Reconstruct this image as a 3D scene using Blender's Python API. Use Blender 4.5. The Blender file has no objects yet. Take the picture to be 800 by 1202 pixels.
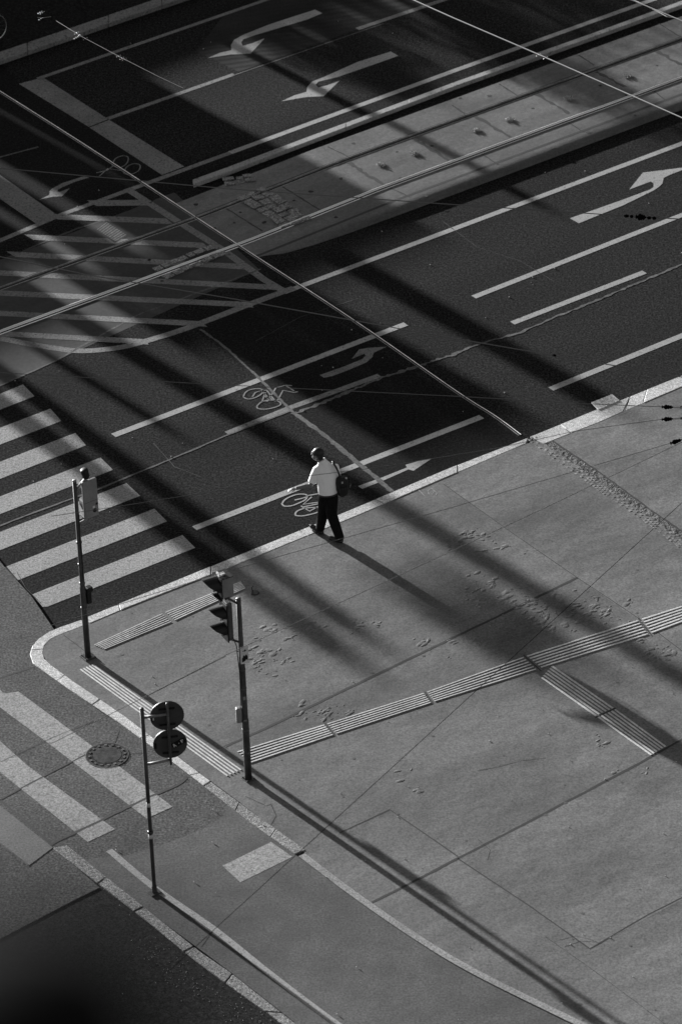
import bpy, bmesh, math, random
import numpy as np
from mathutils import Vector, Matrix, noise as mnoise
random.seed(7)
S = bpy.context.scene
COL = S.collection
R_ = math.radians

# ------------------------------------------------------------------ camera
F_PX, PITCH, ROLL, CAM_H = 5414.449, 0.551105, -0.0416474, 41.3347
CX, CY = 400.0, 601.0
_c, _s = math.cos(PITCH), math.sin(PITCH)
FW = np.array([0, _c, -_s]); R0 = np.array([1, 0, 0.]); U0 = np.cross(R0, FW)
RT = math.cos(ROLL) * R0 + math.sin(ROLL) * U0
UP = -math.sin(ROLL) * R0 + math.cos(ROLL) * U0
CO = np.array([0, 0, CAM_H])
def G(x, y, z=0.0):
    """point of the horizontal plane at height z seen at photo pixel x, y"""
    d = FW * F_PX + RT * (x - CX) + UP * (CY - y)
    t = (z - CO[2]) / d[2]
    p = CO + t * d
    return Vector((float(p[0]), float(p[1]), float(z)))
cam = bpy.data.cameras.new('camera'); camo = bpy.data.objects.new('camera', cam); COL.objects.link(camo)
M = Matrix(((RT[0], UP[0], -FW[0], 0), (RT[1], UP[1], -FW[1], 0), (RT[2], UP[2], -FW[2], CAM_H), (0, 0, 0, 1)))
camo.matrix_world = M
cam.sensor_fit = 'HORIZONTAL'; cam.sensor_width = 36.0; cam.lens = 36.0 * F_PX / 800.0
cam.clip_start = 0.1; cam.clip_end = 6000
cam.dof.use_dof = True; cam.dof.focus_distance = 77.0; cam.dof.aperture_fstop = 2.8
S.camera = camo

# ------------------------------------------------------------------ light
SUN_AZ, SUN_EL = 127.85, 8.35
SKY_STRENGTH, SUN_STRENGTH, EXPOSURE = 0.05, 5.0, 1.6
w = bpy.data.worlds.new('World'); S.world = w; w.use_nodes = True
nt = w.node_tree; nt.nodes.clear()
sky = nt.nodes.new('ShaderNodeTexSky'); sky.sky_type = 'NISHITA'; sky.sun_disc = False
sky.sun_elevation = R_(SUN_EL); sky.sun_rotation = R_(90 - SUN_AZ)
bw = nt.nodes.new('ShaderNodeRGBToBW'); bg = nt.nodes.new('ShaderNodeBackground'); wo = nt.nodes.new('ShaderNodeOutputWorld')
nt.links.new(sky.outputs[0], bw.inputs[0]); nt.links.new(bw.outputs[0], bg.inputs[0]); nt.links.new(bg.outputs[0], wo.inputs[0])
bg.inputs[1].default_value = SKY_STRENGTH
sl = bpy.data.lights.new('sun', 'SUN'); so = bpy.data.objects.new('sun', sl); COL.objects.link(so)
sl.energy = SUN_STRENGTH; sl.angle = R_(0.55); sl.color = (1, 1, 1)
sd = Vector((math.cos(R_(SUN_AZ)) * math.cos(R_(SUN_EL)), math.sin(R_(SUN_AZ)) * math.cos(R_(SUN_EL)), math.sin(R_(SUN_EL))))
so.rotation_euler = (-sd).to_track_quat('-Z', 'Y').to_euler(); so.location = (-40, 120, 60)
S.view_settings.view_transform = 'Standard'; S.view_settings.look = 'None'
S.view_settings.exposure = EXPOSURE; S.view_settings.gamma = 1.0
S.render.engine = 'CYCLES'; S.cycles.max_bounces = 5

# ------------------------------------------------------------------ materials (all grey: the photograph is black and white)
MATS = {}
def mat(name, base, rough=0.8, layers=(), bump=None, spec=0.5, metal=0.0, wear=None, stretch=None, rough_var=0.0):
    """layers: (scale, amount, detail); bump: (scale, strength, distance); wear: (scale, threshold, other_base)"""
    m = bpy.data.materials.new(name); m.use_nodes = True; MATS[name] = m
    t = m.node_tree; N = t.nodes; L = t.links
    b = N['Principled BSDF']
    b.inputs['Roughness'].default_value = rough; b.inputs['Metallic'].default_value = metal
    b.inputs['Specular IOR Level'].default_value = spec
    geo = N.new('ShaderNodeNewGeometry')
    src = geo.outputs['Position']
    if stretch:
        mp = N.new('ShaderNodeMapping'); mp.vector_type = 'TEXTURE'; mp.inputs['Rotation'].default_value = (0, 0, R_(stretch[0])); mp.inputs['Scale'].default_value = (stretch[1], stretch[2], 1)
        L.new(src, mp.inputs['Vector']); src2 = mp.outputs[0]
    else: src2 = src
    def noise(scale, det, v=None, rgh=0.55):
        n = N.new('ShaderNodeTexNoise'); n.inputs['Scale'].default_value = scale; n.inputs['Detail'].default_value = det
        n.inputs['Roughness'].default_value = rgh
        L.new(v or src, n.inputs['Vector']); return n.outputs['Fac']
    def math_(op, a, c, d=None):
        n = N.new('ShaderNodeMath'); n.operation = op
        for i, q in enumerate((a, c, d)):
            if q is None: continue
            if isinstance(q, (int, float)): n.inputs[i].default_value = q
            else: L.new(q, n.inputs[i])
        return n.outputs[0]
    val = base
    if wear:
        nz = noise(wear[0], 6, src2, 0.65)
        mr = N.new('ShaderNodeMapRange'); mr.inputs['From Min'].default_value = wear[1] - 0.05; mr.inputs['From Max'].default_value = wear[1] + 0.05
        L.new(nz, mr.inputs['Value'])
        mr.inputs['To Min'].default_value = wear[2]; mr.inputs['To Max'].default_value = base
        val = mr.outputs[0]
    for i, ly in enumerate(layers):
        sc, am, de = ly[:3]
        nz = noise(sc, de, src2 if sc < 5 else src)
        k_ = am * (4.6 if sc >= 5 else 3.2); f = math_('MULTIPLY_ADD', nz, 2 * k_, 1 - k_)
        val = math_('MULTIPLY', val, f) if not isinstance(val, float) else math_('MULTIPLY', f, val)
    if isinstance(val, float): b.inputs['Base Color'].default_value = (val, val, val, 1)
    else:
        val = math_('MAXIMUM', val, 0.002); L.new(val, b.inputs['Base Color'])
    if rough_var:
        nz = noise(2.0, 4); r = math_('MULTIPLY_ADD', nz, rough_var * 2, rough - rough_var); L.new(r, b.inputs['Roughness'])
    if bump:
        prev = None
        for (sc, st, di, de) in bump:
            nz = noise(sc, de)
            bp = N.new('ShaderNodeBump'); bp.inputs['Strength'].default_value = st; bp.inputs['Distance'].default_value = di
            L.new(nz, bp.inputs['Height'])
            if prev: L.new(prev, bp.inputs['Normal'])
            prev = bp.outputs[0]
        L.new(prev, b.inputs['Normal'])
    return m
ASPH = mat('road_asphalt', 0.017, 0.95, [(0.12, .15, 3), (0.6, .22, 6), (13, .22, 2), (28, .55, 1)], [(45, .5, .006, 2)], spec=.05, stretch=(34.4, 6, 1))
ASPH_NEW_SHADED = mat('fresh_and_shaded_asphalt', 0.010, 0.8, [(0.3, .2, 4), (13, .22, 2), (28, .5, 1)], [(45, .4, .005, 2)], spec=.04, stretch=(34.4, 6, 1))
ASPH_OLD = mat('path_asphalt', 0.075, 0.9, [(0.25, .15, 4), (1.6, .16, 6), (14, .12, 2), (28, .34, 1)], [(45, .5, .005, 2)], spec=.25)
ASPH_SMOOTH = mat('smooth_path_asphalt', 0.072, 0.75, [(0.35, .18, 5), (1.7, .2, 6), (9, .06, 3), (28, .22, 1)], [(1.4, .25, .02, 5), (40, .3, .003, 2)], spec=.35)
LOWER = mat('lower_road_asphalt', 0.018, 0.95, [(0.3, .15, 4), (14, .2, 2), (34, .5, 1)], [(45, .5, .006, 2)], spec=.08)
PAVE = mat('mastic_pavement', 0.120, 0.72, [(0.22, .12, 4), (0.5, .3, 6), (3.5, .10, 6), (30, .16, 1)], [(0.9, .35, .05, 6), (5, .3, .007, 5), (40, .3, .002, 2)], spec=.35, stretch=(33, 2.2, 1.0))
PAVE_L = mat('pale_pavement_patch', 0.128, 0.72, [(0.3, .12, 4), (0.6, .28, 6), (3.5, .10, 6), (30, .16, 1)], [(1.2, .35, .05, 6), (5, .3, .007, 5), (40, .3, .002, 2)], spec=.35, stretch=(33, 2.2, 1.0))
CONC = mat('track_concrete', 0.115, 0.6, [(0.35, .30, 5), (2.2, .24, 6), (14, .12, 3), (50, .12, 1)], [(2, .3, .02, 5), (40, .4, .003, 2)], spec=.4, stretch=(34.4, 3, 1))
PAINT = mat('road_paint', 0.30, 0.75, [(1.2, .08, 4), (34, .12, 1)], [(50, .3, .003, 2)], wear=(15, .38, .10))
PAINT_W = mat('worn_crossing_paint', 0.265, 0.8, [(1.0, .08, 5), (14, .07, 2), (36, .2, 1)], [(45, .5, .005, 2)], wear=(16, .40, .13))
CONC_SHADED = mat('shaded_concrete', 0.045, 0.8, [(0.5, .2, 5), (3.0, .12, 6), (14, .1, 3)], [(40, .3, .003, 2)], spec=.2, stretch=(34.4, 3, 1))  # darker copy of the track concrete; shade of the left bed in its colour
PAINT_SHADED = mat('dull_shaded_paint', 0.16, 0.8, [(1.2, .2, 5), (25, .2, 2)], wear=(14, .40, .05))  # road paint darkened for markings in shade, also the dim lane line
PAINT_F = mat('faded_paint', 0.13, 0.8, [(2, .2, 5), (30, .3, 2)], wear=(15, .47, .05))
GRAN = mat('granite_kerb_stone', 0.50, 0.75, [(1.1, .14, 4), (18, .18, 3), (60, .30, 1)], [(40, .5, .004, 2)])
GRAN_R = mat('rough_granite_stone', 0.20, 0.8, [(1.1, .15, 4), (22, .35, 3), (55, .45, 1)], [(30, .8, .006, 2)])
TACT = mat('tactile_rib', 0.6, 0.6, [(2, .14, 4), (30, .12, 2)], wear=(30, .33, .3))
JOINT = mat('bitumen_joint', 0.012, 0.7, [(3, .3, 3)])
JOINT_L = mat('pale_sealed_joint', 0.065, 0.8, [(2, .35, 4), (20, .35, 3)])
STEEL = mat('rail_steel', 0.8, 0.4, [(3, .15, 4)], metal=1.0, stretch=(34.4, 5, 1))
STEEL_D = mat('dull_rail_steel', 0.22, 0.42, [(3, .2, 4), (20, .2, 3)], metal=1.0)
GROOVE = mat('rail_groove', 0.010, 0.9)
IRON = mat('cast_iron', 0.05, 0.5, [(12, .25, 3)], metal=.5, bump=[(30, .3, .003, 3)])
STUD = mat('worn_iron', .11, .5, [(12, .3, 3)], metal=.4)
POLE = mat('dark_pole_paint', 0.035, 0.45, [(6, .25, 4), (25, .2, 3)], spec=.5)
POLE_G = mat('grey_pole_paint', 0.06, 0.45, [(6, .25, 4), (25, .2, 3)], spec=.5)
BLACK = mat('black_plastic', 0.008, 0.5, [(9, .2, 3)], spec=.3)
GREYP = mat('grey_housing', 0.20, 0.5, [(4, .10, 4), (30, .05, 2)])
WHITEP = mat('white_plate', 0.60, 0.5, [(10, .08, 3)])
DISC = mat('galvanised_disc_back', 0.055, 0.5, [(6, .18, 4)], metal=.2)
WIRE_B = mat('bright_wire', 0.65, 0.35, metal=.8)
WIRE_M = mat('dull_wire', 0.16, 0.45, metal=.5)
WIRE_K = mat('black_wire', 0.004, 0.9, spec=.0)
SKIN = mat('skin', 0.14, 0.55, [(30, .05, 2)])
HAIR = mat('dark_hair', 0.008, 0.5, [(60, .3, 2)])
SHIRT = mat('white_shirt', 0.88, 0.85, [(8, .02, 3)], bump=[(6, .8, .04, 3)])
TROUS = mat('black_trousers', 0.006, 0.9, [(14, .2, 3)], bump=[(8, .4, .02, 3)], spec=.15)
SHOE = mat('black_leather', 0.010, 0.35, spec=.5)
BAG = mat('bag_nylon', 0.006, 0.6, [(20, .3, 3)], bump=[(14, .5, .01, 3)], spec=.4)
BRICK = mat('plaster_wall', 0.12, 0.9, [(1, .1, 4), (8, .1, 3)])
ROOFM = mat('dark_roof', 0.04, 0.8, [(3, .15, 4)])
GLASSD = mat('dark_window_glass', 0.02, 0.15)
LEAF = mat('tree_leaf', 0.05, 0.7, [(3, .3, 3)])
BARK = mat('tree_bark', 0.06, 0.9, [(9, .3, 4)])
STONE_DK = mat('dark_stone', 0.006, 0.9, [(9, .2, 4)], spec=.1)

# ------------------------------------------------------------------ helpers
def link(name, bm, m, parent=None, smooth=False):
    me = bpy.data.meshes.new(name); bm.normal_update(); bm.to_mesh(me); bm.free()
    o = bpy.data.objects.new(name, me); COL.objects.link(o); me.materials.append(m)
    if smooth:
        for p in me.polygons: p.use_smooth = True
    if parent: o.parent = parent; o.matrix_parent_inverse = Matrix.Translation(-Vector(parent.location)) if parent.type == 'EMPTY' else Matrix()
    return o
def thing(name, label, cat, loc, group=None):
    o = bpy.data.objects.new(name, None); COL.objects.link(o); o.location = loc; o.empty_display_size = .2
    o['label'] = label; o['category'] = cat
    if group: o['group'] = group
    return o
def tag(o, label, cat, group=None):
    o['label'] = label; o['category'] = cat
    if group: o['group'] = group
    return o
def struct(o): o['kind'] = 'structure'; return o
def thin(z):
    """painted and sealed layers lie a millimetre or so above one another"""
    for b in (ZV, ZP, ZR):
        if z == .0195: return z
        if 0 < z - b < .03: return b + (z - b) * .33
    return z
def add_poly(bm, pts):
    vs = [bm.verts.new(p) for p in pts]
    f = bm.faces.new(vs); f.normal_update()
    if f.normal.z < 0: f.normal_flip()
    return f
def poly(name, px, z, m, parent=None):
    z = thin(z)
    bm = bmesh.new(); f = add_poly(bm, [G(x, y, z) for x, y in px]); bmesh.ops.triangulate(bm, faces=[f]); return link(name, bm, m, parent)
def slab(name, px, z, depth, m, parent=None):
    bm = bmesh.new(); f = add_poly(bm, [G(x, y, z) for x, y in px])
    r = bmesh.ops.extrude_face_region(bm, geom=[f])
    for v in r['geom']:
        if isinstance(v, bmesh.types.BMVert): v.co.z = z
    for v in f.verts: v.co.z = z - depth
    bmesh.ops.recalc_face_normals(bm, faces=bm.faces[:])
    bmesh.ops.triangulate(bm, faces=[q for q in bm.faces if len(q.verts) > 4])
    return link(name, bm, m, parent)
def ribbon_bm(bm, P, width, zf=None, wf=None):
    """flat strip along the world points P (list of Vector)"""
    n = len(P); L = []; Rr = []
    for i, p in enumerate(P):
        a = P[max(0, i - 1)]; b = P[min(n - 1, i + 1)]
        d = (b - a); d.z = 0; d.normalize(); s = Vector((-d.y, d.x, 0))
        k = width / 2 * (wf(i / (n - 1)) if wf else 1)
        L.append(bm.verts.new(p + s * k)); Rr.append(bm.verts.new(p - s * k))
    for i in range(n - 1):
        f = bm.faces.new((Rr[i], Rr[i + 1], L[i + 1], L[i])); f.normal_update()
        if f.normal.z < 0: f.normal_flip()
def split(o):
    """every loose piece of a mesh becomes an object of its own"""
    me = o.data; par = list(range(len(me.vertices)))
    def find(a):
        while par[a] != a: par[a] = par[par[a]]; a = par[a]
        return a
    for e in me.edges: par[find(e.vertices[0])] = find(e.vertices[1])
    groups = {}
    for v in me.vertices: groups.setdefault(find(v.index), []).append(v.index)
    if len(groups) < 2: return [o]
    out = []
    for g in groups.values():
        mp = {v: i for i, v in enumerate(g)}; nm = bpy.data.meshes.new(o.name)
        fs = [p for p in me.polygons if p.vertices[0] in mp]
        nm.from_pydata([me.vertices[v].co for v in g], [], [[mp[v] for v in p.vertices] for p in fs]); nm.materials.append(me.materials[0])
        for p, q in zip(nm.polygons, fs): p.use_smooth = q.use_smooth
        c = bpy.data.objects.new(o.name.split('.')[0], nm); COL.objects.link(c); c.parent = o.parent; c.matrix_parent_inverse = o.matrix_parent_inverse.copy(); out.append(c)
    bpy.data.objects.remove(o); return out
def line(name, px, z, width, m, parent=None, zf=None):
    z = thin(z)
    P = [G(x, y, z) for x, y in px]
    if zf:
        P = resample(P, 0.5)
        for p in P: p.z = z + zf(p)
    bm = bmesh.new(); ribbon_bm(bm, P, width); return link(name, bm, m, parent)
def resample(P, step):
    out = [P[0].copy()]
    for a, b in zip(P, P[1:]):
        n = max(1, int((b - a).length / step))
        for i in range(1, n + 1): out.append(a.lerp(b, i / n))
    return out
def smoothline(px, k=6):
    """Catmull-Rom through photo points"""
    p = [px[0]] + list(px) + [px[-1]]; out = []
    for i in range(1, len(p) - 2):
        for j in range(k):
            t = j / k
            out.append(tuple(0.5 * ((2 * p[i][c]) + (-p[i - 1][c] + p[i + 1][c]) * t + (2 * p[i - 1][c] - 5 * p[i][c] + 4 * p[i + 1][c] - p[i + 2][c]) * t * t + (-p[i - 1][c] + 3 * p[i][c] - 3 * p[i + 1][c] + p[i + 2][c]) * t ** 3) for c in (0, 1)))
    out.append(tuple(px[-1])); return out
def jag(name, px, z, width, m, parent=None, amp=.5, step=.12, seed=1):
    """line with a ragged edge, like poured tar"""
    z = thin(z); P = resample([G(x, y, z) for x, y in px], step); rnd = random.Random(seed)
    bm = bmesh.new(); L = []; Rr = []
    for i, p in enumerate(P):
        a = P[max(0, i - 1)]; b = P[min(len(P) - 1, i + 1)]
        d = (b - a).normalized(); s = Vector((-d.y, d.x, 0))
        L.append(bm.verts.new(p + s * width * .5 * (1 + amp * rnd.uniform(-1, 1)))); Rr.append(bm.verts.new(p - s * width * .5 * (1 + amp * rnd.uniform(-1, 1))))
    for i in range(len(P) - 1):
        f = bm.faces.new((Rr[i], Rr[i + 1], L[i + 1], L[i])); f.normal_update()
        if f.normal.z < 0: f.normal_flip()
    return link(name, bm, m, parent)
def tube_bm(bm, P, rad, seg=10, caps=True):
    P = [Vector(p) for p in P]; n = len(P)
    rad = [rad] * n if isinstance(rad, (int, float)) else rad
    rings = []; prev = None
    for i, p in enumerate(P):
        d = (P[min(n - 1, i + 1)] - P[max(0, i - 1)]).normalized()
        ref = prev if prev is not None else (Vector((0, 0, 1)) if abs(d.z) < .9 else Vector((1, 0, 0)))
        s = (ref - d * ref.dot(d))
        if s.length < 1e-4: s = d.orthogonal()
        s.normalize(); prev = s; t = d.cross(s)
        rings.append([bm.verts.new(p + (s * math.cos(a) + t * math.sin(a)) * rad[i]) for a in [2 * math.pi * k / seg for k in range(seg)]])
    for a, b in zip(rings, rings[1:]):
        for k in range(seg): bm.faces.new((a[k], a[(k + 1) % seg], b[(k + 1) % seg], b[k]))
    if caps: bm.faces.new(rings[0][::-1]); bm.faces.new(rings[-1])
def box_bm(bm, c, ax, ay, az, hx, hy, hz):
    """oriented box: centre, three unit axes, half sizes"""
    vs = []
    for sx in (-1, 1):
        for sy in (-1, 1):
            for sz in (-1, 1): vs.append(bm.verts.new(c + ax * hx * sx + ay * hy * sy + az * hz * sz))
    for q in ((0, 1, 3, 2), (4, 6, 7, 5), (0, 4, 5, 1), (2, 3, 7, 6), (0, 2, 6, 4), (1, 5, 7, 3)):
        bm.faces.new([vs[i] for i in q])
def tube(name, P, rad, m, parent=None, seg=10):
    bm = bmesh.new(); tube_bm(bm, P, rad, seg); return link(name, bm, m, parent, smooth=seg > 6)
def bevel(o, wd, seg=2):
    b = o.modifiers.new('bevel', 'BEVEL'); b.width = wd; b.segments = seg; b.limit_method = 'ANGLE'; return o
Z = Vector((0, 0, 1))
AX = Vector((math.cos(R_(34.39)), math.sin(R_(34.39)), 0))          # along the carriageway
def ext(p, q, x):                                                   # extend the photo line p-q to abscissa x
    return (x, p[1] + (q[1] - p[1]) * (x - p[0]) / (q[0] - p[0]))

# ------------------------------------------------------------------ ground, carriageway, pavement levels
ZL, ZR, ZP, ZV = -0.02, 0.0, 0.035, 0.046      # lower road, carriageway, cycle path, pavement
bm = bmesh.new(); add_poly(bm, [(-2500, -2500, ZL), (2500, -2500, ZL), (2500, 2500, ZL), (-2500, 2500, ZL)])
struct(link('ground', bm, LOWER))
road_px_edge = [(1700, 70), (800, 446), (699, 484), (621, 516), (530, 552), (410, 604), (265, 661), (150, 707), (95.6, 729), (64, 740)]
bm = bmesh.new()
pts = [G(x, y, ZR) for x, y in road_px_edge] + [G(37, 700, ZR), G(5, 665, ZR), G(-110, 520, ZR)]
pts += [Vector((-150, 140, 0)), Vector((-150, 320, 0)), Vector((220, 320, 0)), Vector((220, 180, 0))]
f = add_poly(bm, pts); bmesh.ops.triangulate(bm, faces=[f]); road = struct(link('road', bm, ASPH))
# fresh dark asphalt lane patch between the sealed joint and the steel slot
poly('asphalt_patch', [(262, 351), (345, 337), (800, 168), (900, 131), (900, 101), (300, 306), (240, 342)], ZR + .003, ASPH, road)
poly('asphalt_patch', [(242, 386), (300, 356), (338, 341), (415, 394), (500, 447), (560, 482), (607, 514), (620, 515), (530, 551), (462, 577), (404, 530), (344, 484), (300, 440)], ZR + .004, ASPH_NEW_SHADED, road)
poly('asphalt_patch', [(-300, 60), (-80, 312), (72, 251), (205, 202), (216, 196), (50, 91), (22, 97), (0, 72)], ZR + .002, ASPH_NEW_SHADED, road)  # upper left lanes: building shade put into the surface colour

struct(poly('road', [(117, 1041), (60, 1000), (-400, 1000), (-400, 1500), (800, 1500), (430, 1265), (323, 1194), (225, 1122), (179, 1084)], .0195, LOWER))
path = poly('path', [(-250, 560), (-110, 520), (5, 665), (37, 700), (64, 740), (36, 766), (39, 779), (120, 837), (160, 861), (346, 1003), (430, 1062), (480, 1096), (530, 1128), (580, 1155), (675, 1201), (900, 1305),
     (430, 1320), (345, 1200), (270, 1141), (190, 1082), (128, 1031), (60, 993), (-200, 800)], ZP, ASPH_OLD); struct(path)
poly('smooth_path_surface', [(90, 1010), (150, 1004), (200, 988), (235, 975), (262, 958), (268, 940), (346, 1003), (430, 1062), (480, 1096), (530, 1128), (580, 1155), (675, 1201), (900, 1305), (430, 1320), (345, 1200), (270, 1141), (190, 1082)], ZP + .004, ASPH_SMOOTH, path)
slab('path_apron', [(-200, 800), (60, 993.5), (117, 1042), (84, 1058), (50, 1076), (-150, 1180), (-400, 1000)], ZP - .004, 0.06, ASPH_OLD, path)
poly('pale_patch', [(-30, 925), (0, 946), (62, 995), (34, 1016), (0, 991), (-30, 968)], ZP + .004, mat('pale_asphalt', .13, .8, [(1, .15, 4), (30, .2, 2)]), path)

pave_px = [(1700, 75), (800, 451), (699, 489), (625, 518), (530, 556), (423, 602), (265, 668), (150, 712), (100, 732), (70, 745), (58, 751), (51, 760), (50, 768), (56, 778), (102, 812), (134, 833), (280, 941),
           (357, 1001), (430, 1060), (480, 1094), (530, 1126), (580, 1153), (640, 1183), (675, 1199), (900, 1303), (1500, 1400), (1900, 700)]
pave = struct(slab('pavement', pave_px, ZV, .1, PAVE))
poly('pavement_panel', [(537, 1008), (743, 900), (900, 815), (1000, 950), (692, 1114)], ZV + .002, PAVE_L, pave)
poly('pavement_panel', [(520, 568), (621, 520), (800, 454), (1000, 371), (1100, 800), (800, 764), (677, 678)], ZV + .002, PAVE_L, pave)

# ------------------------------------------------------------------ kerbs
def kerb(name, outer, inner, z, depth, m, stone=1.0, seed=1, gap=.012, joints=None):
    O = resample([G(x, y, z) for x, y in outer], .02); 
    def at(Pn, t):
        L = [0]
        for a, b in zip(Pn, Pn[1:]): L.append(L[-1] + (b - a).length)
        s = t * L[-1]
        for i in range(len(Pn) - 1):
            if L[i + 1] >= s: return Pn[i].lerp(Pn[i + 1], (s - L[i]) / max(1e-6, L[i + 1] - L[i]))
        return Pn[-1].copy()
    I = [G(x, y, z) for x, y in inner]; Oo = [G(x, y, z) for x, y in outer]
    # matched control points: interpolate segment by segment
    segs = list(zip(Oo, Oo[1:], I, I[1:])); rnd = random.Random(seed); bm = bmesh.new()
    pairs = []
    for a, b, c, d in segs:
        n = max(1, int((b - a).length / .06))
        for i in range(n): pairs.append((a.lerp(b, i / n), c.lerp(d, i / n)))
    pairs.append((Oo[-1], I[-1]))
    cut = stone * rnd.uniform(.8, 1.2); cur = [pairs[0]]; acc = 0; groups = []
    for p0, p1 in zip(pairs, pairs[1:]):
        acc += (p1[0] - p0[0]).length; cur.append(p1)
        if acc > cut: groups.append(cur); cur = [p1]; acc = 0; cut = stone * rnd.uniform(.75, 1.25)
    if len(cur) > 1: groups.append(cur)
    for g in groups:
        dz = rnd.uniform(-.003, .003)
        q = [list(x) for x in g]
        d0 = (q[1][0] - q[0][0]).normalized() * gap / 2; d1 = (q[-1][0] - q[-2][0]).normalized() * gap / 2
        q[0] = [q[0][0] + d0, q[0][1] + d0]; q[-1] = [q[-1][0] - d1, q[-1][1] - d1]
        T = [[bm.verts.new(o + Z * dz), bm.verts.new(i + Z * dz)] for o, i in q]
        B = [[bm.verts.new(o - Z * depth), bm.verts.new(i - Z * depth)] for o, i in q]
        for k in range(len(q) - 1):
            bm.faces.new((T[k][0], T[k + 1][0], T[k + 1][1], T[k][1]))
            bm.faces.new((T[k][0], B[k][0], B[k + 1][0], T[k + 1][0])); bm.faces.new((T[k][1], T[k + 1][1], B[k + 1][1], B[k][1]))
        bm.faces.new((T[0][0], T[0][1], B[0][1], B[0][0])); bm.faces.new((T[-1][0], B[-1][0], B[-1][1], T[-1][1]))
    bmesh.ops.recalc_face_normals(bm, faces=bm.faces[:])
    return bevel(struct(link(name, bm, m)), .008, 1)
kerb('kerb', [(1100, 322), (800, 440.5), (740, 464.5)], [(1100, 336), (800, 453.5), (733, 482)], ZV + .005, .12, GRAN, 1.1, 1)
kerb('kerb', [(739, 465), (699, 480.5), (621, 512.6)], [(731, 482.5), (708, 493), (637, 521)], ZV + .006, .12, GRAN, 1.3, 2)
kerb('kerb', [(620, 513), (530, 548), (406.7, 600), (265, 657.4), (150, 704.3), (95.6, 727)], [(617, 520), (530, 557), (421, 604), (265, 667.5), (150, 712.5), (105, 731.7)], ZV + .005, .12, GRAN, 1.7, 3)
kerb('kerb', [(95.2, 727.3), (70, 736), (57, 741.5), (46, 749), (38, 758), (35, 767.5), (38.8, 778.8), (48, 785), (80, 808), (108, 827)],
     [(104.4, 732), (76, 742.5), (66, 746.5), (58, 751), (52, 757.5), (50, 766), (52, 773), (60, 780.5), (88, 801), (117, 820.5)], ZV + .004, .12, GRAN, 1.3, 4, .006)
kerb('kerb', [(108.5, 827.5), (141, 849), (200, 892), (239, 922)], [(117.5, 821), (148, 842), (215, 893), (247, 917)], ZV + .003, .12, GRAN, 1.2, 5, .01)
kerb('kerb', [(239.5, 922.5), (297.5, 968), (346, 1002.5)], [(247.5, 917.5), (300, 956), (358.8, 998)], ZV + .006, .12, GRAN_R, .75, 6)
kerb('kerb', [(77.6, 991), (128, 1031.6), (190.7, 1082), (236, 1117.7), (270, 1141), (345, 1200.5), (430, 1266)], [(60.7, 994.5), (118, 1039), (179, 1086), (225, 1124), (262, 1152), (323, 1196), (408, 1262)], ZP + .006, .14, GRAN_R, 1.15, 7, .03)
kerb('kerb', [(-40, 73), (0, 60), (150, 9.4), (260, -28)], [(-40, 84), (0, 71), (150, 19), (260, -18)], .09, .1, PAINT_SHADED, 1.6, 8)
far_pave = struct(slab('pavement', [(-60, 81), (0, 61), (150, 10.4), (330, -50), (0, -400), (-700, -100)], .085, .1, ASPH_NEW_SHADED))
kerb('kerb', [(226, 210.3), (265, 196.3), (400, 145.5), (535, 95), (700, 36.5), (800, 0), (900, -37)], [(227, 215.5), (266, 201.6), (400, 151), (535, 100), (700, 41), (800, 5), (900, -32)], .085, .1, PAINT, 1.9, 9, .003)

# ------------------------------------------------------------------ tram track bed
E0 = G(258, 262)                                     # where the raised bed starts
def zmed(p):
    t = (Vector((p.x, p.y, 0)) - E0).dot(AX)
    return .09 * min(1, max(0, t / 3.0)) ** 1.0
def bed(name, pa, pb, z, m, parent=None, zf=zmed, n=60):
    """strip between two photo polylines (two points each) following the ramp"""
    z = thin(z); bm = bmesh.new(); A = []; B = []
    a0, a1, b0, b1 = G(*pa[0]), G(*pa[1]), G(*pb[0]), G(*pb[1])
    for i in range(n + 1):
        a = a0.lerp(a1, i / n); b = b0.lerp(b1, i / n); a.z = z + zf(a); b.z = z + zf(b)
        A.append(bm.verts.new(a)); B.append(bm.verts.new(b))
    for i in range(n):
        f = bm.faces.new((A[i], A[i + 1], B[i + 1], B[i])); f.normal_update()
        if f.normal.z < 0: f.normal_flip()
    return link(name, bm, m, parent)
up0, up1 = ext((0, 306), (160, 243), -40), (205, 227)
lo0, lo1 = ext((64, 422), (306, 315), -60), (306, 315)
trackbed = struct(bed('track_bed', (ext((0, 306), (160, 243), -60), (205, 226)), (ext((64, 424), (306, 315), -60), (304, 316)), .006, CONC_SHADED, zf=lambda p: 0, n=4))
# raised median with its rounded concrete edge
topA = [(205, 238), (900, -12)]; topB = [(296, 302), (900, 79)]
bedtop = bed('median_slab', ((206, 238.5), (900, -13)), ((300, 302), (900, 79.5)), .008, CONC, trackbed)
def rounded_edge():
    bm = bmesh.new(); n = 80; prof = [(0, .0), (.08, .0), (.17, -.004), (.24, -.014), (.30, -.03), (.34, -.055), (.36, -.13)]
    a0, a1 = G(300, 302), G(900, 79.5); d = (a1 - a0).normalized(); s = Vector((d.y, -d.x, 0)); rows = []
    for i in range(n + 1):
        p = a0.lerp(a1, i / n); h = zmed(p) + thin(.008); e = min(1, i / 3)
        rows.append([bm.verts.new(p + s * x * e + Z * (h + z_)) for x, z_ in prof])
    for r0, r1 in zip(rows, rows[1:]):
        for k in range(len(prof) - 1): bm.faces.new((r0[k], r1[k], r1[k + 1], r0[k + 1]))
    bmesh.ops.recalc_face_normals(bm, faces=bm.faces[:])
    return link('median_edge', bm, CONC, trackbed, True)
rounded_edge()
bm = bmesh.new(); a0, a1 = G(206, 238.5), G(900, -13)
rows = []
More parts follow.
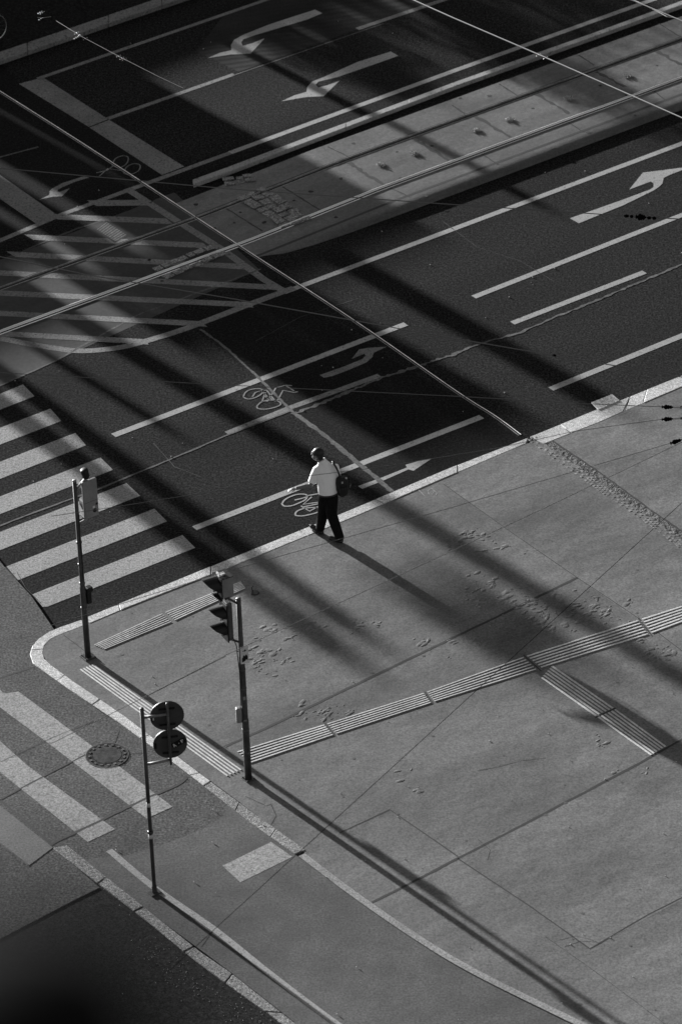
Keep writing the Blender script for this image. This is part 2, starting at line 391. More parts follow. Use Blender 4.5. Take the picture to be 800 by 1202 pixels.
for i in range(61):
    p = a0.lerp(a1, i / 60); rows.append((bm.verts.new(p + Z * (zmed(p) + thin(.008))), bm.verts.new(p - Z * .02)))
for r0, r1 in zip(rows, rows[1:]): bm.faces.new((r0[0], r0[1], r1[1], r1[0]))
link('median_edge', bm, CONC, trackbed)
bed('edge_joint', ((300, 299.5), (900, 76.5)), ((300, 302), (900, 79)), .012, JOINT, trackbed)
# panel joints
seams = [((327.4, 219.4), (376, 249.7)), ((384.8, 177), (410, 189)), ((407, 194), (450.6, 222.7)), ((455, 224), (481, 236)), ((481, 165), (526.6, 193)),
 ((626, 113), (668, 138)), ((665, 147), (684, 159.6)), ((553.6, 138), (597.5, 165)), ((585.7, 103), (606, 116)), ((698.7, 88), (732.5, 106)), ((678.5, 69), (697, 81)),
 ((766, 62), (800, 81)), ((763, 108), (780, 121.5)), ((563.8, 184), (584, 198)), ((773, 32), (797, 47)), ((530, 128), (545, 138)), ((262, 243), (308, 272))]
for i, (a, b) in enumerate(seams):
    P = resample([G(*a), G(*b)], .1)
    for p in P: p.z = zmed(p) + thin(.014)
    rnd = random.Random(i); bm = bmesh.new(); wd = .075 if i in (2, 4, 5, 7, 9, 11) else .035
    ribbon_bm(bm, P, wd, wf=lambda t: 1)
    for v in bm.verts: v.co += Vector((rnd.uniform(-.03, .03), rnd.uniform(-.03, .03), 0)) * (1 if wd > .04 else .3)
    link('panel_joint', bm, JOINT, trackbed)
for a, b in [((54, 300), (116, 344)), ((145, 300), (175, 320)), ((135, 342), (172, 367.5)), ((10, 339), (49, 369)), ((216, 322), (240, 339)), ((126, 254), (152, 277)), ((40, 290), (54, 300)), ((182, 276), (196, 287))]:
    line('panel_joint', [a, b], .012, .035, JOINT, trackbed)
jag('bed_joint', [(-40, 321), (0, 306), (90, 268), (120, 259), (160, 244), (205, 226)], .011, .05, JOINT, trackbed, .5, .15, 5)
jag('bed_joint', [(-60, 479), (64, 424), (160, 370), (242, 339.5), (306, 315.5)], .011, .045, JOINT_L, trackbed, .5, .15, 6)
# checkered cover frame and broken setts in the bed
def quad_px(name, px, z, m, parent): return poly(name, px, z, m, parent)
fr = poly('cover_plate', [(112, 269), (125, 259), (150, 275), (135, 284)], .013, STEEL_D, trackbed)
for a, b in [((112, 269), (135, 284)), ((125, 259), (150, 275)), ((112, 269), (125, 259)), ((135, 284), (150, 275))]: line('plate_joint', [a, b], .015, .045, JOINT, trackbed)
for k in range(9):
    t = (k + 1) / 10; line('plate_rib', [(112 + 23 * t, 269 + 15 * t), (125 + 25 * t, 259 + 16 * t)], .016, .018, GROOVE, fr)
rnd = random.Random(3)
def sett_patch(c0, c1, wpx, n, z0):
    bm = bmesh.new(); a, b = G(*c0), G(*c1); d = (b - a); L = d.length; d.normalize(); s = Vector((-d.y, d.x, 0))
    t = 0
    while t < L:
        ln = rnd.uniform(.16, .26)
        for r in range(n):
            c = a + d * (t + ln / 2) + s * ((r - (n - 1) / 2) * wpx) + Vector((rnd.uniform(-.03, .03), rnd.uniform(-.03, .03), 0))
            c.z = zmed(c) + z0 + rnd.uniform(-.006, .008); an = rnd.uniform(-.12, .12); dd = Matrix.Rotation(an, 3, 'Z') @ d
            box_bm(bm, c, dd, Vector((-dd.y, dd.x, 0)), Z, ln / 2 - .015, wpx / 2 - .012, .012)
        t += ln
    return bm
bevel(link('paving_sett', sett_patch((293, 228), (345, 262), .22, 3, .012), GRAN_R, trackbed), .006, 1)
bevel(link('paving_sett', sett_patch((262, 216), (300, 211), .16, 2, .012), GRAN_R, trackbed), .006, 1)
# strips of setts along the nearer rail
bevel(link('paving_sett', sett_patch((180, 317), (250, 289), .17, 1, .008), GRAN_R, trackbed), .006, 1)
bevel(link('paving_sett', sett_patch((190, 326), (262, 297), .17, 1, .008), GRAN_R, trackbed), .006, 1)

# hatch island
poly('stop_line', [(-30, 184), (0, 205), (67, 252), (42, 262), (0, 233), (-30, 213)], .010, PAINT_SHADED, road)
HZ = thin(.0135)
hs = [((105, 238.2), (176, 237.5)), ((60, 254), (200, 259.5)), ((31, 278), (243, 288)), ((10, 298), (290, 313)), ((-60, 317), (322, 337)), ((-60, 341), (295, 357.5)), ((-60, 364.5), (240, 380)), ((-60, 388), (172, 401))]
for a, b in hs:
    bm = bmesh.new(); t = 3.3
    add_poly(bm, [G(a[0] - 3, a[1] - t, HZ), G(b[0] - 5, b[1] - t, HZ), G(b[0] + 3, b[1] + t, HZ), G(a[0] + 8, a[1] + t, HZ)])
    link('hatch_stripe', bm, PAINT_SHADED, road)
line('lane_line', [(148.5, 221), (206, 258), (260, 292), (310, 328), (334, 342)], HZ + .003, .16, PAINT_SHADED, road)
line('lane_line', smoothline([(-60, 388), (0, 397), (33.8, 403.5), (67.5, 409), (90, 411.5), (112.5, 411), (144, 407), (175, 399), (222, 384), (295, 356), (345, 337.5)]), HZ + .006, .17, PAINT_SHADED, road)

def convex_bm(bm, P, width):
    """steel bar with a worn, rounded crown"""
    rows = []; n = len(P)
    for i, p in enumerate(P):
        d = P[min(n - 1, i + 1)] - P[max(0, i - 1)]; d.z = 0; d.normalize(); s = Vector((-d.y, d.x, 0))
        rows.append([bm.verts.new(p + s * width * .5 * math.sin(a) + Z * width * .42 * (math.cos(a) - .12)) for a in [-1.45 + 2.9 * k / 8 for k in range(9)]])
    for a, b in zip(rows, rows[1:]):
        for k in range(8):
            f = bm.faces.new((a[k], b[k], b[k + 1], a[k + 1])); f.normal_update()
            if f.normal.z < 0: f.normal_flip()
# ------------------------------------------------------------------ steel rails and the cable slot
def rail(name, pts, label, m, wd=.065):
    P = resample([G(*p) for p in pts], .4)
    t = thing(name, label, 'tram rail', (P[0].x, P[0].y, 0), 'tram rails set in the track bed')
    for nm, off, ww, mm, dz in (('rail_head', 0, wd, m, .022), ('groove', -.055, .045, GROOVE, .018), ('rail_lip', -.092, .026, m, .021), ('bitumen_edge', .05, .04, JOINT, .0165)):
        bm = bmesh.new(); Q = []
        for i, p in enumerate(P):
            d = (P[min(len(P) - 1, i + 1)] - P[max(0, i - 1)]).normalized(); s = Vector((-d.y, d.x, 0))
            q = p + s * off; q.z = zmed(p) + thin(dz); Q.append(q)
        (convex_bm if nm == 'rail_head' else ribbon_bm)(bm, Q, ww); link(nm, bm, mm, t, nm == 'rail_head')
    return t
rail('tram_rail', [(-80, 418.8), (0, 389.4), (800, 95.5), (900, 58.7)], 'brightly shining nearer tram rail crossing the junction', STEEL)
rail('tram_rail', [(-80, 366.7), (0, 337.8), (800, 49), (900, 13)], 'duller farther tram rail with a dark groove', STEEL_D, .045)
slot_pts = smoothline([(-60, 70), (0, 108), (84, 161), (168.7, 216), (235, 259.5), (297, 300), (415, 377), (535, 460.3), (580, 489), (610, 511)])
st = thing('cable_slot', 'narrow shining steel slot running across the carriageway to the kerb', 'slot', tuple(G(300, 302)))
P = [G(*p) for p in slot_pts]
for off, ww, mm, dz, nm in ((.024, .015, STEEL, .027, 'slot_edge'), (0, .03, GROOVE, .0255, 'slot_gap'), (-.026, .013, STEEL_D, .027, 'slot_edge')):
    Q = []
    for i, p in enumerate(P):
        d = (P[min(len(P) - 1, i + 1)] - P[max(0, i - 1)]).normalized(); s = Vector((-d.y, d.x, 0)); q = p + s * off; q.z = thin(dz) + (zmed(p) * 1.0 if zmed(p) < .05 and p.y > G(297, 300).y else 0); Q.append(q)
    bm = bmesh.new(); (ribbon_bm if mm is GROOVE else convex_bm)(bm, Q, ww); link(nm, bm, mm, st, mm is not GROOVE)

# ------------------------------------------------------------------ painted markings on the carriageway
PZ = ZR + .010
def L_(px, wd, m=PAINT, z=PZ): return line('lane_line', px, z, wd, m, road)
L_([(133, 511), (476, 380)], .15); L_([(228, 620), (565, 489)], .15)
L_([(333, 343), (800, 168), (900, 130)], .14); L_([(555.5, 348.5), (800, 252), (900, 213)], .14)
L_([(601, 379), (756, 319)], .14); L_([(646, 456.5), (800, 393.8), (900, 352)], .15)
L_([(266, 508.5), (344, 477), (445, 440.5)], .14, PAINT_SHADED)
L_([(44, 92), (310, 0), (420, -38)], .11, PAINT_SHADED); L_([(126, 139), (274.5, 86.7)], .12, PAINT_SHADED); L_([(419, 33.5), (530, -4), (620, -34)], .13, PAINT_SHADED)
L_([(-60, 304), (0, 282), (72.6, 251.4), (270, 179)], .13, PAINT_SHADED); L_([(270, 178.9), (535, 81.7), (763, 0), (850, -31)], .14, PAINT)  # one line in two tones, shade painted into the left part
poly('stop_line', [(22, 97.9), (50.6, 90.5), (127, 139.5), (104, 148.5)], PZ, PAINT_SHADED, road)
poly('stop_line', [(105, 149.3), (128.3, 140.3), (216, 195), (190, 205)], PZ, PAINT_SHADED, road)
L_([(274, 88), (300, 79), (450, 27)], .03, JOINT_L)
# zebra across the carriageway
zs = [[(-60, 487), (27, 451), (40.5, 465), (-60, 504)], [(-60, 525), (59, 479.5), (72, 494), (-60, 545)], [(-60, 565), (88.4, 508), (101, 522.7), (-60, 585.5)],
      [(-60, 606), (118, 537), (132.6, 551.4), (-60, 627)], [(-60, 647.5), (148.5, 567), (164.4, 582), (-60, 669)], [(5, 666), (181, 597), (196, 612), (19.5, 681.7)], [(38, 698), (42, 696), (214, 628), (229, 643), (56, 712), (50, 712.4)]]
for q in zs: poly('crosswalk_stripe', q, PZ, PAINT_W, road)
for q in [[(-60, 760), (5, 814), (21.9, 812), (123, 887), (202.5, 947.2), (172, 961), (60, 875), (-60, 786)],
          [(-60, 828), (0, 870), (33.7, 900), (135, 973.6), (103, 988.4), (0, 906.5), (-60, 862)]]:
    poly('crosswalk_stripe', q, ZP + .008, PAINT_W, path)
poly('painted_block', [(261, 1016.5), (318, 988.5), (343, 1006), (282, 1036)], ZP + .009, PAINT_W, path)
# arrows
def zpx(pts, x0, y0, k): return [(x0 + a / k, y0 + b / k) for a, b in pts]
poly('turn_arrow', zpx([(98, 458), (155, 490), (250, 450), (430, 378), (620, 285), (655, 262), (678, 240), (685, 205), (720, 188), (800, 156), (900, 120), (800, 141), (555, 172), (470, 278), (605, 228), (622, 240), (622, 262), (600, 278), (420, 345), (250, 405)], 650, 170, 5.333), PZ, PAINT, road)
poly('turn_arrow', zpx([(432, 36), (460, 50), (400, 75), (300, 105), (200, 135), (152, 152), (143, 165), (150, 178), (190, 166), (235, 148), (180, 208), (100, 212), (12, 226), (60, 205), (105, 195), (103, 175), (115, 155), (150, 135), (250, 95), (350, 62)], 240, 0, 3.333), PZ, PAINT, road)
poly('turn_arrow', zpx([(728, 200), (757, 217), (650, 255), (520, 300), (445, 318), (434, 330), (445, 341), (480, 332), (527, 315), (465, 375), (400, 378), (300, 395), (350, 372), (398, 358), (402, 338), (420, 318), (470, 298), (600, 240)], 240, 0, 3.333), PZ, PAINT, road)
poly('turn_arrow', zpx([(490, 183), (525, 190), (440, 215), (370, 245), (342, 260), (335, 271), (348, 275), (410, 253), (365, 300), (310, 303), (230, 320), (290, 292), (290, 272), (305, 255), (360, 225)], 0, 170, 5), PZ, PAINT_SHADED, road)
poly('turn_arrow', zpx([(420, 280), (440, 293), (480, 285), (560, 255), (640, 220), (668, 195), (673, 176), (735, 147), (650, 152), (605, 160), (570, 205), (630, 180), (635, 190), (620, 205), (540, 238)], 270, 370, 4), PZ, PAINT_SHADED, road)
poly('straight_arrow', zpx([(333, 235), (350, 246), (440, 210), (530, 170), (550, 175), (622, 127), (585, 132), (518, 152), (525, 162), (430, 200)], 320, 500, 3.333), PZ, PAINT, road)
# bicycle symbols
def bike_mark(strokes, m, wd=.035):
    bm = bmesh.new()
    for s in strokes:
        P = [G(x, y, thin(PZ + .003)) for x, y in (smoothline(s, 4) if len(s) > 5 else s)]; ribbon_bm(bm, P, wd)
    link('bicycle_symbol', bm, m, road)
bike_mark([zpx(s, 270, 370, 4) for s in (
    [(62, 382), (72, 362), (95, 349), (130, 344), (152, 350), (150, 366), (120, 385), (85, 393), (62, 384)],
    [(125, 427), (145, 408), (180, 398), (222, 402), (238, 416), (215, 430), (170, 440), (132, 438), (125, 427)],
    [(105, 382), (118, 362), (150, 352), (185, 398)], [(150, 352), (172, 352), (212, 404)], [(165, 362), (150, 405), (180, 402)], [(160, 380), (200, 395)],
    [(182, 392), (215, 340), (262, 328), (290, 330)], [(225, 395), (248, 352), (300, 362), (318, 358)], [(262, 330), (300, 355)], [(212, 404), (232, 392)])], PAINT_SHADED, .03)
bike_mark([zpx(s, 330, 515, 8) for s in (
    [(5, 610), (30, 575), (80, 545), (150, 522), (215, 520), (242, 535), (225, 572), (170, 600), (100, 628), (30, 632), (5, 610)],
    [(130, 712), (145, 682), (210, 655), (300, 645), (360, 650), (375, 665), (340, 690), (280, 708), (200, 724), (145, 722), (130, 712)],
    [(125, 575), (200, 558), (240, 545)], [(240, 535), (365, 512)], [(285, 545), (205, 615), (375, 592)], [(185, 630), (265, 680), (380, 615)], [(205, 640), (370, 605)])], PAINT, .032)
bike_mark([zpx(s, 0, 0, 2.963) for s in (
    [(390, 575), (400, 552), (425, 541), (445, 546), (440, 568), (415, 582), (390, 575)], [(430, 602), (440, 580), (465, 568), (487, 574), (480, 594), (450, 606), (430, 602)],
    [(335, 600), (370, 592), (400, 572)], [(345, 612), (375, 585), (420, 592)])], PAINT_SHADED, .025)
# sealed joints and ragged tar
jag('sealed_joint', [(235, 386), (265, 408), (300, 440), (344, 484)], PZ + .004, .05, JOINT_L, road, .5, .1, 1)
jag('sealed_joint', [(344, 484), (380, 510), (404, 530), (440, 560), (460, 577)], PZ + .002, .09, JOINT_L, road, .35, .08, 2)
jag('sealed_joint', [(-60, 640), (0, 617), (44, 600), (118, 573), (219, 531), (270, 509), (344, 481)], PZ + .0025, .04, JOINT_L, road, .35, .12, 3)
jag('sealed_joint', [(344, 486), (390, 468), (445, 444), (535, 415)], PZ + .003, .07, JOINT_L, road, .8, .06, 4)
jag('sealed_joint', [(530, 416), (564, 403), (610, 390), (651, 372), (700, 352), (800, 310), (900, 268)], PZ + .002, .05, JOINT_L, road, .8, .08, 5)
line('sealed_joint', [(-60, 225), (0, 184), (45, 172)], PZ, .05, JOINT_L, road)
# tyre scrubbed ribbed asphalt
RIB = mat('ribbed_asphalt', .022, .95, [(0.5, .3, 4), (40, .3, 2)])
t_ = RIB.node_tree; wv = t_.nodes.new('ShaderNodeTexWave'); wv.wave_type = 'BANDS'; wv.inputs['Scale'].default_value = 1.6; wv.inputs['Distortion'].default_value = 2.5; wv.inputs['Detail'].default_value = 2
mp = t_.nodes.new('ShaderNodeMapping'); mp.inputs['Rotation'].default_value = (0, 0, R_(-100)); ge = t_.nodes.new('ShaderNodeNewGeometry')
t_.links.new(ge.outputs['Position'], mp.inputs[0]); t_.links.new(mp.outputs[0], wv.inputs['Vector'])
bp = t_.nodes.new('ShaderNodeBump'); bp.inputs['Strength'].default_value = .25; bp.inputs['Distance'].default_value = .01; t_.nodes['Principled BSDF'].inputs['Specular IOR Level'].default_value = .1; t_.links.new(wv.outputs['Fac'], bp.inputs['Height']); t_.links.new(bp.outputs[0], t_.nodes['Principled BSDF'].inputs['Normal'])
poly('ribbed_patch', [(265, 14), (312, 0), (420, -38), (560, -60), (530, -4), (425, 32), (280, 84), (230, 60)], ZR + .0055, RIB, road)
poly('asphalt_patch', [(280, 90), (425, 37), (530, 0), (700, -60), (840, -60), (763, -3), (535, 78), (265, 175), (200, 190)], ZR + .006, ASPH, road)

# white guide line on the path and the flush strip beyond the kerb
line('guide_line', smoothline([(128, 998), (181, 1042), (250, 1090), (310, 1138), (358, 1175), (400, 1206), (460, 1250)]), ZP + .010, .11, PAINT, path)
line('flush_strip', smoothline([(354, 1003.5), (390, 1031), (431, 1061), (480, 1094.5), (530, 1126), (580, 1153), (640, 1182.5), (675, 1199.5), (780, 1250)]), ZV + .006, .12, mat('worn_strip_paint', .24, .8, [(1.2, .15, 4), (34, .2, 1)]), pave)

# ------------------------------------------------------------------ pavement joints
JZ = ZV + .0045
def joint(px, wd, m=JOINT, par=pave, z=JZ): return jag('pavement_joint', px, z, wd, m, par, .25, .15, len(px))
joint([(263, 877), (320, 851), (400, 812), (535, 747), (600, 716), (677, 678)], .052)
joint([(520, 568), (600, 625), (677, 678), (751, 727), (800, 764), (900, 838)], .014)
joint([(430, 1063), (483, 1036), (537, 1008), (620, 965), (743, 900), (800, 868), (900, 815)], .05)
joint([(537, 1008), (620, 1063), (692, 1114), (760, 1074), (800, 1054), (900, 1000)], .024)
joint([(398, 978), (457, 950.5), (537, 1005.5)], .022)
joint([(172, 817), (265, 770)], .012)
joint([(74, 745), (98, 763), (104, 768)], .016)
jag('pavement_crack', [(288, 935), (312, 946), (318, 944), (324, 958), (318, 968)], JZ, .012, JOINT, pave, .5, .05, 9)
jag('path_joint', [(-40, 958), (0, 939), (35, 920), (104, 884), (172, 850.8)][:4], ZP + .0095, .03, JOINT, path, .3, .15, 11)
jag('path_joint', [(62, 990), (110, 967), (172, 937), (208, 922), (218, 914), (217, 911)], ZP + .0095, .05, JOINT, path, .3, .1, 12)
jag('path_joint', [(0, 939), (62, 992)], ZP + .0095, .04, JOINT, path, .3, .1, 13)
jag('path_joint', [(0, 796), (40, 783)], ZP + .0045, .03, JOINT, path, .3, .1, 14)
jag('path_joint', [(0, 895), (50, 871), (110, 846)], ZP + .0098, .012, JOINT, path, .3, .1, 15)
jag('path_joint', [(134, 873), (140, 856)], ZP + .0098, .012, JOINT, path, .3, .1, 16)
jag('path_joint', [(150, 885), (170, 883)], ZP + .0098, .012, JOINT, path, .3, .1, 17)
line('path_joint', [(250, 1092), (262, 1078), (240, 1110), (232, 1118)][:1] + [(236, 1112)], ZP + .0098, .012, JOINT, path)
jag('path_edge_line', [(-20, 975), (0, 990), (34, 1016)], ZP + .0098, .025, JOINT_L, path, .3, .1, 18)

# ------------------------------------------------------------------ tactile rib fields
def ribs(corners, n, name='tactile_strip'):
    """corners: start-left, end-left, end-right, start-right in photo pixels"""
    a, b, c, d = [G(x, y, ZV) for x, y in corners]
    bm = bmesh.new()
    for i in range(n):
        t = (i + .5) / n; p = a.lerp(d, t); q = b.lerp(c, t)
        dr = (q - p).normalized(); s = Vector((-dr.y, dr.x, 0)); wb = min(.036, (d - a).length / n * .42) / 2
        V = []
        for e, pt in ((0, p), (1, q)):
            V.append([bm.verts.new(pt + s * wb * k + Z * h) for k, h in ((-1.25, .0045), (-.8, .0095), (.8, .0095), (1.25, .0045))])
        for k in range(3): bm.faces.new((V[0][k], V[1][k], V[1][k + 1], V[0][k + 1]))
    bmesh.ops.recalc_face_normals(bm, faces=bm.faces[:])
    for f in bm.faces:
        if f.normal.z < 0: f.normal_flip()
    return link(name, bm, TACT, pave)
ribs([(277, 882), (379.5, 850.4), (391.5, 863.7), (294, 897)], 6)
ribs([(383, 849.3), (496.5, 813.3), (506, 826), (395, 862.5)], 6)
ribs([(500, 812), (612.5, 770.8), (630, 787), (510, 824.5)], 6)
ribs([(616.5, 769.5), (747.5, 727.5), (761, 746), (636, 784.8)], 6)
ribs([(752, 726), (800, 710.7), (900, 676), (900, 697), (800, 731), (765, 744.5)][:2] + [(802, 730.5), (765, 744.5)], 6)
ribs([(648.8, 781), (721, 831), (697.5, 841.5), (634.5, 797)], 6)
ribs([(723.5, 832.5), (782.5, 876), (762.5, 887.5), (700, 843)], 6)
ribs([(110, 780), (284.8, 903.5), (265, 912), (92.8, 786.6)], 5)
ribs([(109.7, 757), (189.5, 720), (201.5, 731), (123, 763)], 6)
ribs([(193, 718.5), (282, 682.5), (288, 691), (206, 729)], 6)
for a, b in [((381, 849), (393.5, 864)), ((498, 812), (508, 826)), ((614, 769), (635, 788)), ((749, 726), (765, 747)), ((722.5, 831), (698, 843))]:
    joint([a, b], .022)
# narrow cobbled drainage strip across the pavement
cs = thing('cobbled_channel', 'narrow strip of tiny setts and broken tar crossing the pavement from the kerb', 'drain channel', tuple(G(690, 560, ZV)))
def strip_setts():
    bm = bmesh.new(); A = smoothline([(624, 514), (652, 535), (684, 557), (720, 583), (752, 604), (786, 629), (800, 640)]); P = resample([G(x, y, ZV) for x, y in A], .075); rnd = random.Random(5)
    for i in range(len(P) - 1):
        d = (P[i + 1] - P[i]).normalized(); s = Vector((-d.y, d.x, 0)); w_ = .05 if i % 1 == 0 else .05
        for k in range(-1, 2):
            c = P[i] + s * (k * .066 - .0 + rnd.uniform(-.008, .008)) + d * ((k % 2) * .035) + Z * rnd.uniform(-.0085, -.005)
            box_bm(bm, c, d, s, Z, .030, .025, .010)
    return bm
bevel(link('sett', strip_setts(), mat('small_setts', .17, .7, [(10, .35, 2), (50, .3, 1)]), cs), .005, 1)
cs.children[0]['kind'] = 'stuff'
A = smoothline([(632, 512), (660, 531), (692, 552), (728, 578), (760, 602), (794, 624), (810, 634)])
jag('tar_fill', A, ZV + .007, .16, mat('lumpy_tar', .07, .6, [(12, .5, 3)], [(14, 1, .03, 3)]), cs, .45, .06, 21)
jag('tar_edge', [(637, 510), (665, 529), (697, 550), (733, 576), (765, 600), (799, 623), (812, 632)], ZV + .010, .035, JOINT, cs, .5, .08, 22)

# blisters in the mastic asphalt
def blisters():
    bm = bmesh.new(); rnd = random.Random(11)
    fields = [((345, 735), 40, 14, 20), ((305, 772), 28, 22, 22), ((385, 832), 45, 16, 18), ((425, 730), 26, 12, 6), ((565, 690), 30, 26, 20), ((625, 720), 45, 28, 40), ((585, 735), 40, 22, 22), ((690, 715), 50, 22, 30), ((770, 765), 34, 16, 14), ((745, 740), 30, 16, 12), ((560, 625), 34, 10, 8), ((500, 760), 40, 12, 6), ((705, 870), 14, 10, 3), ((480, 910), 28, 18, 4), ((740, 905), 30, 10, 3), ((570, 645), 40, 14, 8)]
    for (cx, cy), sx, sy, n in fields:
        spots_ = []
        for _ in range(n):
            x, y = cx + rnd.gauss(0, sx * .5), cy + rnd.gauss(0, sy * .5)
            for j in range(rnd.choice((1, 2, 3, 4))): spots_.append((x + rnd.gauss(0, 3.5), y + rnd.gauss(0, 2.2)))
        for x, y in spots_:
            c = G(x, y, ZV + .0022); r = rnd.choice((.02, .03, .045, .06, .09)) * rnd.uniform(.8, 1.2); h = r * rnd.uniform(.02, .045); r *= .85; an = R_(30) + rnd.gauss(0, .4); el = rnd.uniform(.35, .7)
            top = bm.verts.new(c + Z * h); prev = None; seg = 14
            jit = [1 + rnd.uniform(-.35, .35) for _ in range(seg)]; jit = [(jit[k - 1] + jit[k]) / 2 for k in range(seg)]
            for q in range(1, 6):
                tt = q / 5; ring = []
                for k in range(seg):
                    a = 2 * math.pi * k / seg; v = Vector((math.cos(a) * r * tt * jit[k], math.sin(a) * r * el * tt * jit[k], 0)); v.rotate(Matrix.Rotation(an, 3, 'Z'))
                    ring.append(bm.verts.new(c + v + Z * (h * (.5 + .5 * math.cos(math.pi * tt)) - (.0025 if q == 5 else 0))))
                for k in range(seg):
                    if prev is None: bm.faces.new((top, ring[k], ring[(k + 1) % seg]))
                    else: bm.faces.new((prev[k], ring[k], ring[(k + 1) % seg], prev[(k + 1) % seg]))
                prev = ring
    bmesh.ops.recalc_face_normals(bm, faces=bm.faces[:])
    o = link('surface_blisters', bm, PAVE, pave, True); o['kind'] = 'stuff'
blisters()

# trodden chewing gum and small stains, flat on the pavement
def stains():
    rnd = random.Random(31); bm = bmesh.new()
    for _ in range(120):
        x, y = rnd.uniform(120, 800), rnd.uniform(560, 1200)
        if y < 700 - (x - 120) * .28 or y > 780 + (x - 100) * .72: continue
        c = G(x, y, ZV + .0022); r = rnd.choice((.012, .016, .02, .03)); vs = [bm.verts.new(c + Vector((math.cos(a) * r * rnd.uniform(.7, 1.2), math.sin(a) * r * rnd.uniform(.7, 1.2), 0))) for a in [2 * math.pi * k / 8 for k in range(8)]]
        f = bm.faces.new(vs); f.normal_update()
        if f.normal.z < 0: f.normal_flip()
    link('gum_spots', bm, mat('trodden_gum', .07, .8), pave)['kind'] = 'stuff'
stains()
CHALK = mat('chalk_mark', .30, .9, wear=(20, .45, .14))
for q in ([(487, 571), (498, 582)], [(484, 578), (490, 574), (493, 572)], [(502, 576), (506, 573), (510, 576), (507, 580), (503, 580), (502, 576)], [(508, 576), (513, 578), (511, 581)]): line('chalk_mark', q, JZ, .018, CHALK, pave)
for i, pxs in enumerate(([(560, 905), (585, 900), (612, 893), (640, 890)], [(655, 1104), (675, 1099), (692, 1103), (705, 1108)], [(662, 1112), (680, 1105), (698, 1106)], [(560, 985), (575, 998), (572, 1010)],
                         [(640, 1100), (690, 1135), (740, 1172), (790, 1210)])):
    jag('pavement_crack', pxs, JZ, .008, JOINT, pave, .6, .05, 60 + i)
for i, pxs in enumerate(([(20, 672), (30, 690), (48, 708)], [(300, 400), (352, 372), (420, 350)], [(520, 260), (560, 290), (610, 306), (650, 330)], [(180, 520), (205, 548), (236, 560)])):
    jag('asphalt_crack', pxs, PZ + .003, .012, JOINT, road, .7, .08, 70 + i)

# ------------------------------------------------------------------ small ironwork
def manhole(px, py, r, z):
    c = G(px, py, z + .002)
    t = thing('manhole_cover', 'round ribbed iron manhole cover set in the crosswalk paint', 'manhole cover', tuple(c))
    def ring(name, r0, r1, z0, m, seg=48):
        bm = bmesh.new(); A = [bm.verts.new(c + Vector((math.cos(a) * r0, math.sin(a) * r0, z0))) for a in [2 * math.pi * k / seg for k in range(seg)]]
        B = [bm.verts.new(c + Vector((math.cos(a) * r1, math.sin(a) * r1, z0))) for a in [2 * math.pi * k / seg for k in range(seg)]]
        for k in range(seg):
            f = bm.faces.new((A[k], B[k], B[(k + 1) % seg], A[(k + 1) % seg])); f.normal_update()
            if f.normal.z < 0: f.normal_flip()
        return link(name, bm, m, t)
    bm = bmesh.new(); bmesh.ops.create_circle(bm, cap_ends=True, segments=48, radius=r); bmesh.ops.translate(bm, verts=bm.verts[:], vec=c + Z * .009)
    plate = link('plate', bm, IRON, t)
    ring('frame', r * .97, r, .014, STEEL_D); ring('groove', r * .90, r * .96, .0125, GROOVE); ring('groove', r * .70, r * .73, .0125, GROOVE)
    bm = bmesh.new()
    for k in range(16):
        a = 2 * math.pi * k / 16 + .1; e = Vector((math.cos(a), math.sin(a), 0)); box_bm(bm, c + e * r * .815 + Z * .014, e, Vector((-e.y, e.x, 0)), Z, .018, .022, .004)
    link('stud', bm, STUD, plate)
    bm = bmesh.new()
    for k in range(-9, 10):
        y = k * r * .07; hw = math.sqrt(max(0, (r * .66) ** 2 - y * y))
        if hw > .02:
            d = Vector((math.cos(R_(-25)), math.sin(R_(-25)), 0)); s = Vector((-d.y, d.x, 0)); box_bm(bm, c + s * y + Z * .012, d, s, Z, hw, .006, .003)
    link('rib', bm, STUD, plate)
manhole(125.6, 887.2, .345, ZP - .007)
def grate():
    t = thing('drain_grate', 'pale gully grate beside the kerb on the right', 'drain grate', tuple(G(711, 472, .0)))
    cn = [G(x, y, ZV + .001) for x, y in ((694.5, 472.5), (717, 463.5), (726, 471), (703, 481))]
    a, b, c, d = cn; bm = bmesh.new()
    for i in range(8):
        p = a.lerp(d, (i + .5) / 8); q = b.lerp(c, (i + .5) / 8); e = (q - p).normalized(); box_bm(bm, (p + q) / 2, e, Vector((-e.y, e.x, 0)), Z, (q - p).length / 2, .014, .012)
    for i in range(5):
        p = a.lerp(b, i / 4); q = d.lerp(c, i / 4); e = (q - p).normalized(); box_bm(bm, (p + q) / 2 + Z * .002, e, Vector((-e.y, e.x, 0)), Z, (q - p).length / 2, .016, .012)
    link('bar', bm, GRAN, t)
    bm = bmesh.new(); add_poly(bm, [v - Z * .05 for v in cn]); link('pit', bm, GROOVE, t)
grate()
def cap(px, py, r, z, label):
    c = G(px, py, z); t = thing('valve_cap', label, 'valve cap', tuple(c))
    bm = bmesh.new(); bmesh.ops.create_cone(bm, cap_ends=True, segments=20, radius1=r, radius2=r * .8, depth=.02); bmesh.ops.translate(bm, verts=bm.verts[:], vec=c + Z * .008); link('cover', bm, IRON, t)
    tube('handle', [c + Vector((-.03, 0, .015)), c + Vector((-.05, .02, .09)), c + Vector((-.02, .03, .12))], .008, IRON, t, 6)
cap(299, 696, .085, ZV, 'small dark valve cap in the pavement near the kerb')
